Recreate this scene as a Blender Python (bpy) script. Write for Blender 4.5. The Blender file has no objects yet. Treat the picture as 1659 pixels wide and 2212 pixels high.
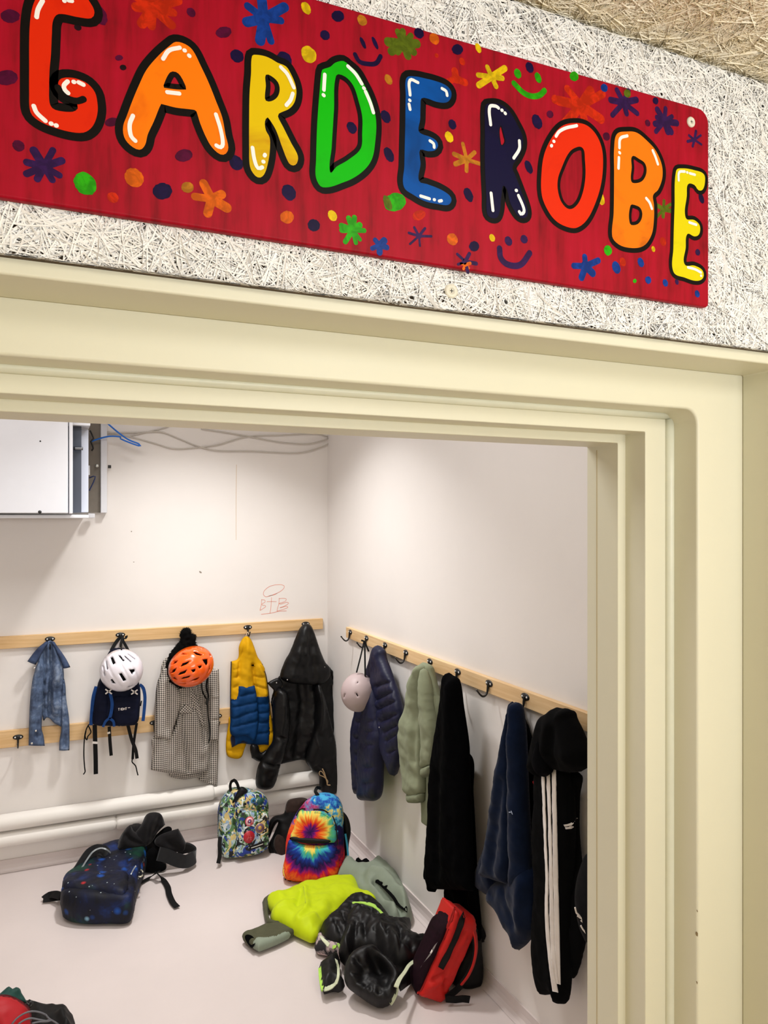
import bpy, math, random
import numpy as np
from mathutils import Vector, Matrix, noise as mnoise
from mathutils.geometry import delaunay_2d_cdt

# ------------------------------------------------------------------ camera model
CX, CY, F = 829.5, 1120.0, 1645.0          # principal column, horizon row, focal length (pixels)
CAMH = 1.75
YAW = math.radians(24.1)
SN, CS = math.sin(YAW), math.cos(YAW)
EYE = Vector((0, 0, CAMH))
SC = bpy.context.scene
COL = SC.collection

def ray(px, py):
    u = (px - CX) / F; v = (py - CY) / F
    return Vector((SN + u * CS, CS - u * SN, -v))

def ratio(px):
    d = ray(px, CY); return d.x / d.y

def hit(px, py, o, n):
    d = ray(px, py)
    return EYE + d * ((o - EYE).dot(n) / d.dot(n))

XR = 1.525            # right wall of the room
YB = 4.223            # back wall of the room

# ------------------------------------------------------------------ colours and materials
def lin(c):
    c = c / 255.0
    return c / 12.92 if c <= 0.04045 else ((c + 0.055) / 1.055) ** 2.4
def rgb(r, g, b): return (lin(r), lin(g), lin(b), 1.0)

class NT:
    """Small helper around a material node tree."""
    def __init__(s, name):
        s.m = bpy.data.materials.new(name); s.m.use_nodes = True
        s.t = s.m.node_tree; s.b = s.t.nodes['Principled BSDF']
        s._tc = None
    def n(s, typ, **kw):
        nd = s.t.nodes.new(typ)
        for k, v in kw.items():
            if k in nd.inputs: s.put(nd.inputs[k], v)
            else: setattr(nd, k, v)
        return nd
    def put(s, sock, v):
        if isinstance(v, bpy.types.NodeSocket): s.t.links.new(v, sock)
        else: sock.default_value = v
    def obj(s):
        if s._tc is None: s._tc = s.n('ShaderNodeTexCoord')
        return s._tc.outputs['Object']
    def math(s, op, a, b=None, c=None):
        nd = s.t.nodes.new('ShaderNodeMath'); nd.operation = op
        for i, v in enumerate((a, b, c)):
            if v is not None: s.put(nd.inputs[i], v)
        return nd.outputs[0]
    def noise(s, scale, detail=3, rough=0.55, vec=None, dist=0.0):
        nd = s.n('ShaderNodeTexNoise'); s.put(nd.inputs['Vector'], vec if vec is not None else s.obj())
        nd.inputs['Scale'].default_value = scale; nd.inputs['Detail'].default_value = detail
        nd.inputs['Roughness'].default_value = rough; nd.inputs['Distortion'].default_value = dist
        return nd.outputs['Fac']
    def mapping(s, scale=(1, 1, 1), rot=(0, 0, 0), loc=(0, 0, 0), vec=None):
        nd = s.n('ShaderNodeMapping'); s.put(nd.inputs['Vector'], vec if vec is not None else s.obj())
        nd.inputs['Scale'].default_value = scale; nd.inputs['Rotation'].default_value = rot; nd.inputs['Location'].default_value = loc
        return nd.outputs[0]
    def ramp(s, fac, stops, interp='LINEAR'):
        nd = s.n('ShaderNodeValToRGB'); s.put(nd.inputs[0], fac)
        cr = nd.color_ramp; cr.interpolation = interp
        while len(cr.elements) < len(stops): cr.elements.new(0.5)
        for e, (p, c) in zip(cr.elements, stops): e.position = p; e.color = c
        return nd.outputs[0]
    def mix(s, fac, a, b, blend='MIX'):
        nd = s.n('ShaderNodeMix', data_type='RGBA', blend_type=blend)
        s.put(nd.inputs[0], fac); s.put(nd.inputs[6], a); s.put(nd.inputs[7], b)
        return nd.outputs[2]
    def bump(s, height, strength=0.3, dist=0.002):
        nd = s.n('ShaderNodeBump'); s.put(nd.inputs['Height'], height)
        nd.inputs['Strength'].default_value = strength; nd.inputs['Distance'].default_value = dist
        s.put(s.b.inputs['Normal'], nd.outputs[0])
    def color(s, c): s.put(s.b.inputs['Base Color'], c)
    def set(s, **kw):
        for k, v in kw.items(): s.put(s.b.inputs[k.replace('_', ' ')], v)
        return s

def shade(c, k): return (min(1, c[0] * k), min(1, c[1] * k), min(1, c[2] * k), 1.0)

def fabric(name, c, rough=0.85, var=0.18, scale=60, weave=900, sheen=0.15, bump=0.25, spec=0.2):
    t = NT(name)
    f = t.noise(scale, 4)
    t.color(t.ramp(f, [(0.25, shade(c, 1 - var)), (0.75, shade(c, 1 + var))]))
    t.set(Roughness=rough)
    t.b.inputs['Sheen Weight'].default_value = sheen
    t.b.inputs['Specular IOR Level'].default_value = spec
    t.bump(t.noise(weave, 2), bump, 0.0006)
    return t.m

def plain(name, c, rough=0.5, metal=0.0, spec=0.5, var=0.0, scale=20, bump=0.0, bscale=200, coat=0.0):
    t = NT(name)
    if var: t.color(t.ramp(t.noise(scale, 4), [(0.3, shade(c, 1 - var)), (0.7, shade(c, 1 + var))]))
    else: t.color(c)
    t.set(Roughness=rough, Metallic=metal)
    t.b.inputs['Specular IOR Level'].default_value = spec
    t.b.inputs['Coat Weight'].default_value = coat
    if bump: t.bump(t.noise(bscale, 3), bump, 0.001)
    return t.m

# ------------------------------------------------------------------ object helpers
def thing(name, loc, label=None, cat=None, group=None, kind=None):
    o = bpy.data.objects.new(name, None); COL.objects.link(o)
    o.location = loc; o.empty_display_size = 0.05
    tag(o, label, cat, group, kind)
    return o

def tag(o, label=None, cat=None, group=None, kind=None):
    if label: o['label'] = label
    if cat: o['category'] = cat
    if group: o['group'] = group
    if kind: o['kind'] = kind
    return o

def wloc(o):
    v = Vector((0, 0, 0))
    while o is not None: v = v + o.location; o = o.parent
    return v

class Fr:
    """A plane in the place: origin o, in-plane axes ex, ey, outward normal n."""
    def __init__(s, o, ex, ey):
        s.o = Vector(o); s.ex = Vector(ex).normalized(); s.n = s.ex.cross(Vector(ey)).normalized(); s.ey = s.n.cross(s.ex)
    def l(s, px, py, lift=0.0):
        h = hit(px, py, s.o + s.n * lift, s.n) - s.o
        return (h.dot(s.ex), h.dot(s.ey))
    def w(s, x, y, z=0.0): return s.o + s.ex * x + s.ey * y + s.n * z
    def at(s, px, py, lift=0.0):
        x, y = s.l(px, py, lift); return (x, y, lift)
    def rot(s): return Matrix((s.ex, s.ey, s.n)).transposed().to_euler()
    def off(s, d): return Fr(s.o + s.n * d, s.ex, s.ey)

def fr_back(px, py, off=0.03):
    n = Vector((0, -1, 0)); return Fr(hit(px, py, Vector((0, YB - off, 0)), n), (1, 0, 0), (0, 0, 1))
def fr_right(px, py, off=0.03):
    n = Vector((-1, 0, 0)); return Fr(hit(px, py, Vector((XR - off, 0, 0)), n), (0, -1, 0), (0, 0, 1))
def fr_floor(px, py, z=0.0):
    n = Vector((0, 0, 1)); return Fr(hit(px, py, Vector((0, 0, z)), n), (CS, -SN, 0), (SN, CS, 0))
def fr_stand(px, py, az=0.0, tilt=0.0, z=0.0):
    """Plane standing on the floor at that spot; az turns its face (degrees, 0 = towards the camera, + = towards image right), tilt leans it back."""
    o = hit(px, py, Vector((0, 0, z)), Vector((0, 0, 1)))
    d = Vector((EYE.x - o.x, EYE.y - o.y, 0)).normalized()
    a = math.radians(az); d = Vector((d.x * math.cos(a) - d.y * math.sin(a), d.x * math.sin(a) + d.y * math.cos(a), 0))
    ex = Vector((0, 0, 1)).cross(d)
    t = math.radians(tilt)
    ey = Vector((0, 0, 1)) * math.cos(t) - d * math.sin(t)
    return Fr(o, ex, ey)
def fr_face(p, az=0.0, tilt=0.0):
    p = Vector(p); d = Vector((EYE.x - p.x, EYE.y - p.y, 0)).normalized()
    a = math.radians(az); d = Vector((d.x * math.cos(a) - d.y * math.sin(a), d.x * math.sin(a) + d.y * math.cos(a), 0))
    ex = Vector((0, 0, 1)).cross(d); t = math.radians(tilt)
    return Fr(p, ex, Vector((0, 0, 1)) * math.cos(t) - d * math.sin(t))

def link(name, verts, faces, mat, parent=None, frame=None, smooth=True, midx=None, loc=None):
    me = bpy.data.meshes.new(name)
    me.from_pydata([tuple(v) for v in verts], [], [tuple(f) for f in faces])
    mats = mat if isinstance(mat, (list, tuple)) else [mat]
    for m in mats: me.materials.append(m)
    if midx is not None: me.polygons.foreach_set('material_index', midx)
    if smooth: me.polygons.foreach_set('use_smooth', [True] * len(me.polygons))
    me.update()
    o = bpy.data.objects.new(name, me); COL.objects.link(o)
    base = Vector((0, 0, 0))
    if parent is not None:
        o.parent = parent; base = wloc(parent)
    if frame is not None:
        o.rotation_euler = frame.rot(); o.location = frame.o - base
    elif loc is not None: o.location = Vector(loc) - base
    else: o.location = -base
    return o

def Z(ox, oy, s, txt):
    """Outline text in a zoomed crop -> photograph pixels; a trailing ! marks a sharp corner."""
    out = []
    for tok in txt.split():
        c = tok.endswith('!'); tok = tok.rstrip('!')
        x, y = tok.split(',')
        out.append((ox + float(x) / s, oy + float(y) / s, c))
    return out
ZD = lambda t: Z(40, 1340, 5.53, t)
ZH = lambda t: Z(180, 1340, 5.184, t)
ZY = lambda t: Z(460, 1320, 3.95, t)
ZB = lambda t: Z(540, 1340, 5.532, t)
ZR = lambda t: Z(720, 1330, 2.860, t)
ZF = lambda t: Z(1000, 1450, 2.903, t)
ZT = lambda t: Z(1140, 1500, 5.5286, t)
ZG = lambda t: Z(80, 1740, 4.608, t)
ZC = lambda t: Z(460, 1660, 4.608, t)
ZL = lambda t: Z(500, 1850, 3.95, t)
ZP = lambda t: Z(670, 1930, 4.254, t)
ZE = lambda t: Z(0, 2050, 5.53, t)
ZQ = lambda t: Z(0, 900, 6.381, t)
ZW = lambda t: Z(0, 900, 2.304, t)
ZK = lambda t: Z(1240, 1700, 3.959, t)
PX = lambda t: Z(0, 0, 1, t)

def smooth_path(pts, closed, step):
    """Catmull-Rom through the points (corner flags keep sharp corners), resampled at about step."""
    n = len(pts); out = []
    segs = n if closed else n - 1
    for i in range(segs):
        p1 = pts[i]; p2 = pts[(i + 1) % n]
        p0 = pts[(i - 1) % n] if (closed or i > 0) else p1
        p3 = pts[(i + 2) % n] if (closed or i + 2 < n) else p2
        c1 = len(p1) > 2 and p1[-1] is True; c2 = len(p2) > 2 and p2[-1] is True
        a = np.array(p1[:2], float); b = np.array(p2[:2], float)
        L = np.linalg.norm(b - a)
        if L < 1e-9: continue
        def tang(pp, pc, pn):
            pp = np.array(pp[:2], float); pc = np.array(pc[:2], float); pn = np.array(pn[:2], float)
            v = pn - pp; l = np.linalg.norm(v)
            return v / l if l > 1e-9 else v
        m1 = (b - a) if c1 else tang(p0, p1, p2) * L
        m2 = (b - a) if c2 else tang(p1, p2, p3) * L
        k = max(1, int(round(L / step)))
        for j in range(k):
            t = j / k; t2 = t * t; t3 = t2 * t
            out.append((2*t3 - 3*t2 + 1) * a + (t3 - 2*t2 + t) * m1 + (-2*t3 + 3*t2) * b + (t3 - t2) * m2)
    if not closed: out.append(np.array(pts[-1][:2], float))
    return np.array(out)

def inside(P, poly):
    x, y = P[:, 0], P[:, 1]; r = np.zeros(len(P), bool)
    a = poly; b = np.roll(poly, -1, 0)
    for (x1, y1), (x2, y2) in zip(a, b):
        if y1 == y2: continue
        c = ((y1 > y) != (y2 > y)) & (x < (x2 - x1) * (y - y1) / (y2 - y1) + x1)
        r ^= c
    return r

def dist_path(P, path, closed):
    A = path; B = np.roll(path, -1, 0)
    if not closed: A = path[:-1]; B = path[1:]
    best = np.full(len(P), 1e9)
    for a, b in zip(A, B):
        ab = b - a; q = ab.dot(ab)
        t = np.clip(((P - a) @ ab) / q, 0, 1) if q > 1e-14 else np.zeros(len(P))
        d = P - (a + t[:, None] * ab)
        best = np.minimum(best, np.einsum('ij,ij->i', d, d))
    return np.sqrt(best)

def triangulate(bound, holes, res, seed=0):
    rnd = np.random.default_rng(seed)
    lo = bound.min(0); hi = bound.max(0)
    pts = []
    rows = int((hi[1] - lo[1]) / (res * 0.866)) + 2
    for r in range(rows):
        y = lo[1] + r * res * 0.866
        xs = np.arange(lo[0] + (res / 2 if r % 2 else 0), hi[0] + res, res)
        pts.append(np.stack([xs, np.full(len(xs), y)], 1))
    G = np.concatenate(pts); G = G + rnd.uniform(-0.12, 0.12, G.shape) * res
    ok = inside(G, bound) & (dist_path(G, bound, True) > 0.45 * res)
    for h in holes: ok &= ~inside(G, h) & (dist_path(G, h, True) > 0.45 * res)
    G = G[ok]
    loops = [bound] + list(holes); V = []; E = []
    for lp in loops:
        b = len(V); V += [Vector((p[0], p[1])) for p in lp]
        E += [(b + i, b + (i + 1) % len(lp)) for i in range(len(lp))]
    nb = len(V)
    V += [Vector((p[0], p[1])) for p in G]
    ov, oe, of, vi, ei, fi = delaunay_2d_cdt(V, E, [], 0, 1e-7)
    P = np.array([(v.x, v.y) for v in ov]); T = np.array([f for f in of if len(f) == 3])
    cen = P[T].mean(1); k = inside(cen, bound)
    for h in holes: k &= ~inside(cen, h)
    T = T[k]
    a, b, c = P[T[:, 0]], P[T[:, 1]], P[T[:, 2]]
    ar = (b[:, 0]-a[:, 0])*(c[:, 1]-a[:, 1]) - (b[:, 1]-a[:, 1])*(c[:, 0]-a[:, 0])
    T[ar < 0] = T[ar < 0][:, ::-1]
    T = T[np.abs(ar) > 1e-12]
    return P, T

def prof(d, R, p=2.0):
    t = 1 - np.clip(d / R, 0, 1)
    return np.maximum(0, 1 - t ** p) ** (1 / p)

def nz(P, scale, seed, oct=3):
    s = Vector((seed * 7.31, seed * 3.17, seed * 1.7))
    return np.array([mnoise.fractal(Vector((p[0] * scale, p[1] * scale, 0)) + s, 1.0, 2.0, oct) for p in P])

SEED = [0]
def pillow(name, parent, mat, fr, outline, tf=0.02, tb=0.02, R=0.03, Rb=None, res=0.007, p=2.0, folds=(), quilt=(), qamp=0.008, qw=0.012,
           noise=(0.004, 22), wr=None, lift=None, holes=(), flap=None, local=False, bend=None, zone=None, edge=None, back=True):
    """A soft filled shape on plane fr: outline in photograph pixels (or metres if local), front bulge tf, back bulge tb.
    folds: (path, height, width) ridges (+) / valleys (-); quilt: stitched seam paths."""
    SEED[0] += 1; sd = SEED[0]
    L = (lambda q, lf=0.0: [tuple(fr.l(q_[0], q_[1], lf)) + ((True,) if (len(q_) > 2 and q_[2]) else ()) for q_ in q]) if not local else (lambda q, lf=0.0: q)
    b = smooth_path(L(outline, lift or 0.0), True, res)
    hs = [smooth_path(L(h, lift or 0.0), True, res) for h in holes]
    if edge:                                    # ragged outline (fur, torn hems)
        nn = np.array([mnoise.noise(Vector((q[0] * edge[1], q[1] * edge[1], sd))) for q in b])
        tg = np.roll(b, -1, 0) - np.roll(b, 1, 0); nr = np.stack([tg[:, 1], -tg[:, 0]], 1); nr /= np.linalg.norm(nr, axis=1)[:, None] + 1e-9
        b = b + nr * nn[:, None] * edge[0]
    P, T = triangulate(b, hs, res, sd)
    d = dist_path(P, b, True)
    for h in hs: d = np.minimum(d, dist_path(P, h, True))
    isb = d < 1e-6
    env = np.clip(d / max(0.012, R * 0.5), 0, 1)
    zf = tf * prof(d, R, p)
    if noise: zf = zf + noise[0] * nz(P, noise[1], sd) * env
    if wr:                                      # directional wrinkles: amplitude, frequency across, stretch angle
        a = math.radians(wr[2]); c_, s_ = math.cos(a), math.sin(a)
        Q = np.stack([P[:, 0] * c_ + P[:, 1] * s_, (-P[:, 0] * s_ + P[:, 1] * c_) * (wr[3] if len(wr) > 3 else 0.15)], 1)
        zf = zf + wr[0] * nz(Q, wr[1], sd + 50, 2) * env
    for fo in folds:
        pth = smooth_path(L(fo[0], tf), False, res)
        dd = dist_path(P, pth, False)
        zf = zf + fo[1] * np.exp(-(dd / fo[2]) ** 2) * env
    for q in quilt:
        pth = smooth_path(L(q, tf), False, res)
        dd = dist_path(P, pth, False)
        zf = zf - qamp * np.exp(-(dd / qw)) * env
    zb = -tb * prof(d, Rb or R, p)
    if bend is not None:
        bz = np.array([bend(q[0], q[1]) for q in P]); zf = zf + bz; zb = zb + bz
    zf = np.maximum(zf, zb + 0.0008)
    zm = 0.0 if bend is None else bz
    n = len(P); vf = np.column_stack([P, np.where(isb, zm, zf)])
    faces = [tuple(t) for t in T]; verts = vf
    if back:
        idx = np.where(~isb)[0]; mp = np.arange(n); mp[idx] = n + np.arange(len(idx))
        verts = np.concatenate([vf, np.column_stack([P[idx], zb[idx]])])
        faces += [tuple(mp[t[::-1]]) for t in T]
    mi = None
    if zone is not None:
        cen = P[T].mean(1); mi = [zone(c[0], c[1]) for c in cen]
        if back: mi = mi + mi
    return link(name, verts, faces, mat, parent, fr, True, mi)

def flat_poly(fr, outline, holes=(), z=0.0, step=0.006, local=False):
    L = (lambda q: [tuple(fr.l(q_[0], q_[1], z)) + ((True,) if (len(q_) > 2 and q_[2]) else ()) for q_ in q]) if not local else (lambda q: q)
    b = smooth_path(L(outline), True, step); hs = [smooth_path(L(h), True, step) for h in holes]
    P, T = triangulate(b, hs, 1.0)
    return [(q[0], q[1], z) for q in P], [tuple(t) for t in T]

def join(parts):
    V = []; Fs = []; M = []
    for pt in parts:
        v, f = pt[0], pt[1]; b = len(V); V += [tuple(q) for q in v]; Fs += [tuple(b + i for i in t) for t in f]
        M += [pt[2] if len(pt) > 2 else 0] * len(f)
    return V, Fs, M

def band(path, width, z, closed=False, shift=0.0, caps=True):
    """Flat stroke along a 2-D path."""
    n = len(path); V = []; Fs = []
    P = np.array(path, float)
    if closed: tg = np.roll(P, -1, 0) - np.roll(P, 1, 0)
    else:
        tg = np.gradient(P, axis=0) if n > 1 else np.array([[1, 0]])
    tg = tg / (np.linalg.norm(tg, axis=1)[:, None] + 1e-12); nr = np.stack([-tg[:, 1], tg[:, 0]], 1)
    for i in range(n):
        a = P[i] + nr[i] * (shift + width / 2); b = P[i] + nr[i] * (shift - width / 2)
        V += [(a[0], a[1], z), (b[0], b[1], z)]
    m = n if closed else n - 1
    for i in range(m):
        j = (i + 1) % n; Fs.append((2*i, 2*i+1, 2*j+1, 2*j))
    if not closed and caps:
        for e, sg in ((0, -1), (n - 1, 1)):
            b = len(V); c = P[e]; V.append((c[0], c[1], z)); k = 8
            for j in range(k + 1):
                an = math.pi * j / k - math.pi / 2
                q = c + (tg[e] * sg * math.cos(an) + nr[e] * math.sin(an)) * width / 2
                V.append((q[0], q[1], z))
            for j in range(k): Fs.append((b, b + 1 + j, b + 2 + j) if sg > 0 else (b, b + 2 + j, b + 1 + j))
    return V, Fs

def disc(c, rx, ry, z, ang=0.0, k=20, wob=0.0, seed=0):
    rnd = random.Random(seed); V = [(c[0], c[1], z)]
    for i in range(k):
        a = 2 * math.pi * i / k; r = 1 + rnd.uniform(-wob, wob)
        x = rx * r * math.cos(a); y = ry * r * math.sin(a)
        V.append((c[0] + x * math.cos(ang) - y * math.sin(ang), c[1] + x * math.sin(ang) + y * math.cos(ang), z))
    return V, [(0, 1 + i, 1 + (i + 1) % k) for i in range(k)]

def path3(pts, step):
    """Catmull-Rom through 3-D points."""
    P = [np.array(p, float) for p in pts]; n = len(P); out = []
    for i in range(n - 1):
        p0 = P[max(0, i - 1)]; p1 = P[i]; p2 = P[i + 1]; p3 = P[min(n - 1, i + 2)]
        k = max(1, int(np.linalg.norm(p2 - p1) / step))
        for j in range(k):
            t = j / k
            out.append(0.5 * ((2*p1) + (-p0 + p2) * t + (2*p0 - 5*p1 + 4*p2 - p3) * t*t + (-p0 + 3*p1 - 3*p2 + p3) * t**3))
    out.append(P[-1]); return np.array(out)

def tube_geo(pts, r, step=0.01, k=10, caps=True):
    P = path3(pts, step); n = len(P)
    rs = np.interp(np.linspace(0, 1, n), np.linspace(0, 1, len(r)), r) if isinstance(r, (list, tuple)) else np.full(n, r)
    tg = np.gradient(P, axis=0); tg /= np.linalg.norm(tg, axis=1)[:, None] + 1e-12
    u = np.cross(tg[0], [0, 0, 1.0]);
    if np.linalg.norm(u) < 1e-3: u = np.cross(tg[0], [1.0, 0, 0])
    u /= np.linalg.norm(u); V = []; Fs = []
    for i in range(n):
        u = u - tg[i] * u.dot(tg[i]); u /= np.linalg.norm(u) + 1e-12; w = np.cross(tg[i], u)
        for j in range(k):
            a = 2 * math.pi * j / k; V.append(tuple(P[i] + (u * math.cos(a) + w * math.sin(a)) * rs[i]))
    for i in range(n - 1):
        for j in range(k):
            q = (j + 1) % k; Fs.append((i*k + j, i*k + q, (i+1)*k + q, (i+1)*k + j))
    if caps: Fs.append(tuple(range(k))[::-1]); Fs.append(tuple((n-1)*k + j for j in range(k)))
    return V, Fs

def tube(name, parent, mat, pts, r, step=0.01, k=10, frame=None):
    V, Fs = tube_geo(pts, r, step, k); return link(name, V, Fs, mat, parent, frame)

def strap_geo(pts, width, th=0.002, nrm=(0, 0, 1), step=0.01, hollow=None):
    """Flat webbing along 3-D points; its face looks along nrm (one vector, or one per control point)."""
    P = path3(pts, step); n = len(P)
    tg = np.gradient(P, axis=0); tg /= np.linalg.norm(tg, axis=1)[:, None] + 1e-12
    ws = np.interp(np.linspace(0, 1, n), np.linspace(0, 1, len(width)), width) if isinstance(width, (list, tuple)) else np.full(n, width)
    N = np.array(nrm, float)
    if N.ndim == 1: N = np.repeat(N[None], n, 0)
    else: N = np.stack([np.interp(np.linspace(0, 1, n), np.linspace(0, 1, len(N)), N[:, i]) for i in range(3)], 1)
    V = []; Fs = []
    for i in range(n):
        s = np.cross(tg[i], N[i]); s /= np.linalg.norm(s) + 1e-12; m = np.cross(s, tg[i])
        for a, b in ((-1, -1), (1, -1), (1, 1), (-1, 1)):
            V.append(tuple(P[i] + s * a * ws[i] / 2 + m * b * th / 2))
    for i in range(n - 1):
        for j in range(4):
            q = (j + 1) % 4; Fs.append((i*4 + j, i*4 + q, (i+1)*4 + q, (i+1)*4 + j))
    Fs.append((3, 2, 1, 0)); b = (n-1)*4; Fs.append((b, b+1, b+2, b+3))
    return V, Fs

def strap(name, parent, mat, fr, pts, width, lifts, th=0.002, nrm=(0, 0, 1), step=0.008):
    """Webbing laid over plane fr: pixel points with a lift for each (or one for all)."""
    if not isinstance(lifts, (list, tuple)): lifts = [lifts] * len(pts)
    Q = [fr.at(p[0], p[1], lf) for p, lf in zip(pts, lifts)]
    V, Fs = strap_geo(Q, width, th, nrm, step); return link(name, V, Fs, mat, parent, fr, False)

def box_geo(x0, x1, y0, y1, z0, z1):
    V = [(x, y, z) for z in (z0, z1) for y in (y0, y1) for x in (x0, x1)]
    return V, [(0, 2, 3, 1), (4, 5, 7, 6), (0, 1, 5, 4), (1, 3, 7, 5), (3, 2, 6, 7), (2, 0, 4, 6)]

def box(name, parent, mat, x0, x1, y0, y1, z0, z1, bevel=0.0, frame=None, seg=2):
    V, Fs = box_geo(x0, x1, y0, y1, z0, z1)
    o = link(name, V, Fs, mat, parent, frame, bevel > 0)
    if bevel: bev(o, bevel, seg)
    return o
def bev(o, w, seg=2):
    m = o.modifiers.new('soft_edges', 'BEVEL'); m.width = w; m.segments = seg; m.limit_method = 'ANGLE'; m.angle_limit = math.radians(40)
    w2 = o.modifiers.new('normals', 'WEIGHTED_NORMAL'); w2.keep_sharp = False
    return o
def sphere_geo(c, r, k=12, sc=(1, 1, 1)):
    V = []; Fs = []; h = k // 2
    for i in range(h + 1):
        a = math.pi * i / h
        for j in range(k):
            b = 2 * math.pi * j / k
            V.append((c[0] + r*sc[0]*math.sin(a)*math.cos(b), c[1] + r*sc[1]*math.sin(a)*math.sin(b), c[2] + r*sc[2]*math.cos(a)))
    for i in range(h):
        for j in range(k):
            q = (j + 1) % k; Fs.append((i*k + j, (i+1)*k + j, (i+1)*k + q, i*k + q))
    return V, Fs
from mathutils.bvhtree import BVHTree
def world_bvh(objs):
    V = []; Fs = []
    for o in objs:
        R = o.rotation_euler.to_matrix(); L = wloc(o); b = len(V)
        V += [R @ v.co + L for v in o.data.vertices]; Fs += [tuple(b + i for i in p.vertices) for p in o.data.polygons]
    return BVHTree.FromPolygons(V, Fs)
def surf(bvh, fr, x, y, z0=0.6):
    h = bvh.ray_cast(fr.w(x, y, z0), -fr.n)
    return None if h[0] is None else (h[0] - fr.o).dot(fr.n)
def px_on(bvh, fr, px, py, last=0.04):
    """Where the sight line through a pixel meets the given surface, in fr coordinates."""
    d = ray(px, py).normalized(); h = bvh.ray_cast(EYE, d)
    if h[0] is None:
        x, y = fr.l(px, py, last); return (x, y, last)
    q = h[0] - fr.o
    return (q.dot(fr.ex), q.dot(fr.ey), q.dot(fr.n))
def tape(name, parent, mat, fr, pts, width, targets, th=0.003, step=6, proud=0.0025):
    """Sewn-on tape that follows the cloth underneath."""
    bvh = world_bvh(targets); P = smooth_path([(p[0], p[1]) for p in pts], False, step); last = 0.04; Q = []
    for p in P:
        q = px_on(bvh, fr, p[0], p[1], last); last = q[2]; Q.append([q[0], q[1], q[2]])
    Q = np.array(Q)
    for _ in range(2):
        if len(Q) > 4: Q[1:-1, 2] = np.maximum(Q[1:-1, 2], (Q[:-2, 2] + Q[1:-1, 2] + Q[2:, 2]) / 3)
    n = len(Q); tg = np.gradient(Q[:, :2], axis=0); tg /= np.linalg.norm(tg, axis=1)[:, None] + 1e-12; nr = np.stack([-tg[:, 1], tg[:, 0]], 1)
    ws = np.interp(np.linspace(0, 1, n), np.linspace(0, 1, len(width)), width) if isinstance(width, (list, tuple)) else np.full(n, width)
    V = []; Fs = []
    K = 4
    for i in range(n):
        for j in range(K + 1):
            s = (j / K - 0.5) * ws[i]; x, y = Q[i, 0] + nr[i, 0] * s, Q[i, 1] + nr[i, 1] * s
            z = surf(bvh, fr, x, y); z = Q[i, 2] if z is None or abs(z - Q[i, 2]) > 0.012 else max(z, Q[i, 2] - 0.004)
            V.append((x, y, z + proud))
    top = len(V)
    V += [(x, y, z - th) for x, y, z in V]
    w = K + 1
    for i in range(n - 1):
        for j in range(K):
            a = i * w + j; Fs.append((a, a + 1, a + w + 1, a + w)); Fs.append((top + a, top + a + w, top + a + w + 1, top + a + 1))
        a = i * w; Fs.append((a, a + w, top + a + w, top + a)); a = i * w + K; Fs.append((a, top + a, top + a + w, a + w))
    for a0 in (0, (n - 1) * w):
        for j in range(K): Fs.append((a0 + j, top + a0 + j, top + a0 + j + 1, a0 + j + 1))
    return link(name, V, Fs, mat, parent, fr, True)
def decal(name, parent, mats, fr, geo, targets, proud=0.002):
    """Flat printed geometry (fr coordinates) laid onto the surface underneath; geo is a list of (verts, faces, material index)."""
    bvh = world_bvh(targets); V, Fs, M = join(geo); zs = [surf(bvh, fr, v[0], v[1]) for v in V]
    ok = [z for z in zs if z is not None]; md = sum(ok) / max(1, len(ok))
    V = [(v[0], v[1], (z if z is not None else md) + proud + v[2]) for v, z in zip(V, zs)]
    return link(name, V, Fs, mats, parent, fr, True, M)
# ------------------------------------------------------------------ setting: planes read from the picture's perspective
XD = 1.15                                   # innermost right jamb
YD = XD / ratio(1335); YROOM = XD / ratio(1268)
XC = YD * ratio(1351); YC = XC / ratio(1394)
XBJ = YC * ratio(1447); YBJ = XBJ / ratio(1507)
XA = YBJ * ratio(1603)
HD = CAMH + 163 / F * YD / (CS - (1335 - CX) / F * SN)
HC = CAMH + 181 / F * YD / (CS - (1351 - CX) / F * SN)
HB = CAMH + 225 / F * YC / (CS - (1447 - CX) / F * SN)
HA = CAMH + 390 / F * YBJ / CS
YA = YBJ * 387 / 428.0
HP = CAMH + (1120 - 659) / F * YA / CS      # lower edge of the wood-wool panel
YP = YA - 0.014                             # face of the panel
HCEIL = CAMH + (1120 - 178) / F * YP / (CS - (1659 - CX) / F * SN)
XL = -0.62                                  # left jamb, beyond the frame
print('planes', [round(v, 3) for v in (XD, YD, YROOM, XC, YC, XBJ, YBJ, XA, YA, HD, HC, HB, HA, HP, HCEIL)])

def paint_mat(name, c, var=0.02, rough=0.55, bump=0.12, bscale=260, spec=0.3):
    t = NT(name); f = t.noise(2.2, 4, 0.6)
    f2 = t.noise(35, 3)
    base = t.ramp(f, [(0.3, shade(c, 1 - var)), (0.7, shade(c, 1 + var))])
    t.color(t.mix(t.math('MULTIPLY', f2, 0.06), base, shade(c, 0.86)))
    t.set(Roughness=rough); t.b.inputs['Specular IOR Level'].default_value = spec
    t.bump(t.noise(bscale, 3), bump, 0.0008)
    return t.m
M_WALL = paint_mat('room_wall_paint', rgb(234, 229, 225))
M_CREAM = paint_mat('cream_gloss_paint', rgb(226, 223, 202), 0.012, 0.42, 0.10, 140, 0.4)
M_CEIL = paint_mat('ceiling_paint', rgb(236, 233, 226))
M_CORR = paint_mat('corridor_paint', rgb(236, 230, 205))

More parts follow.
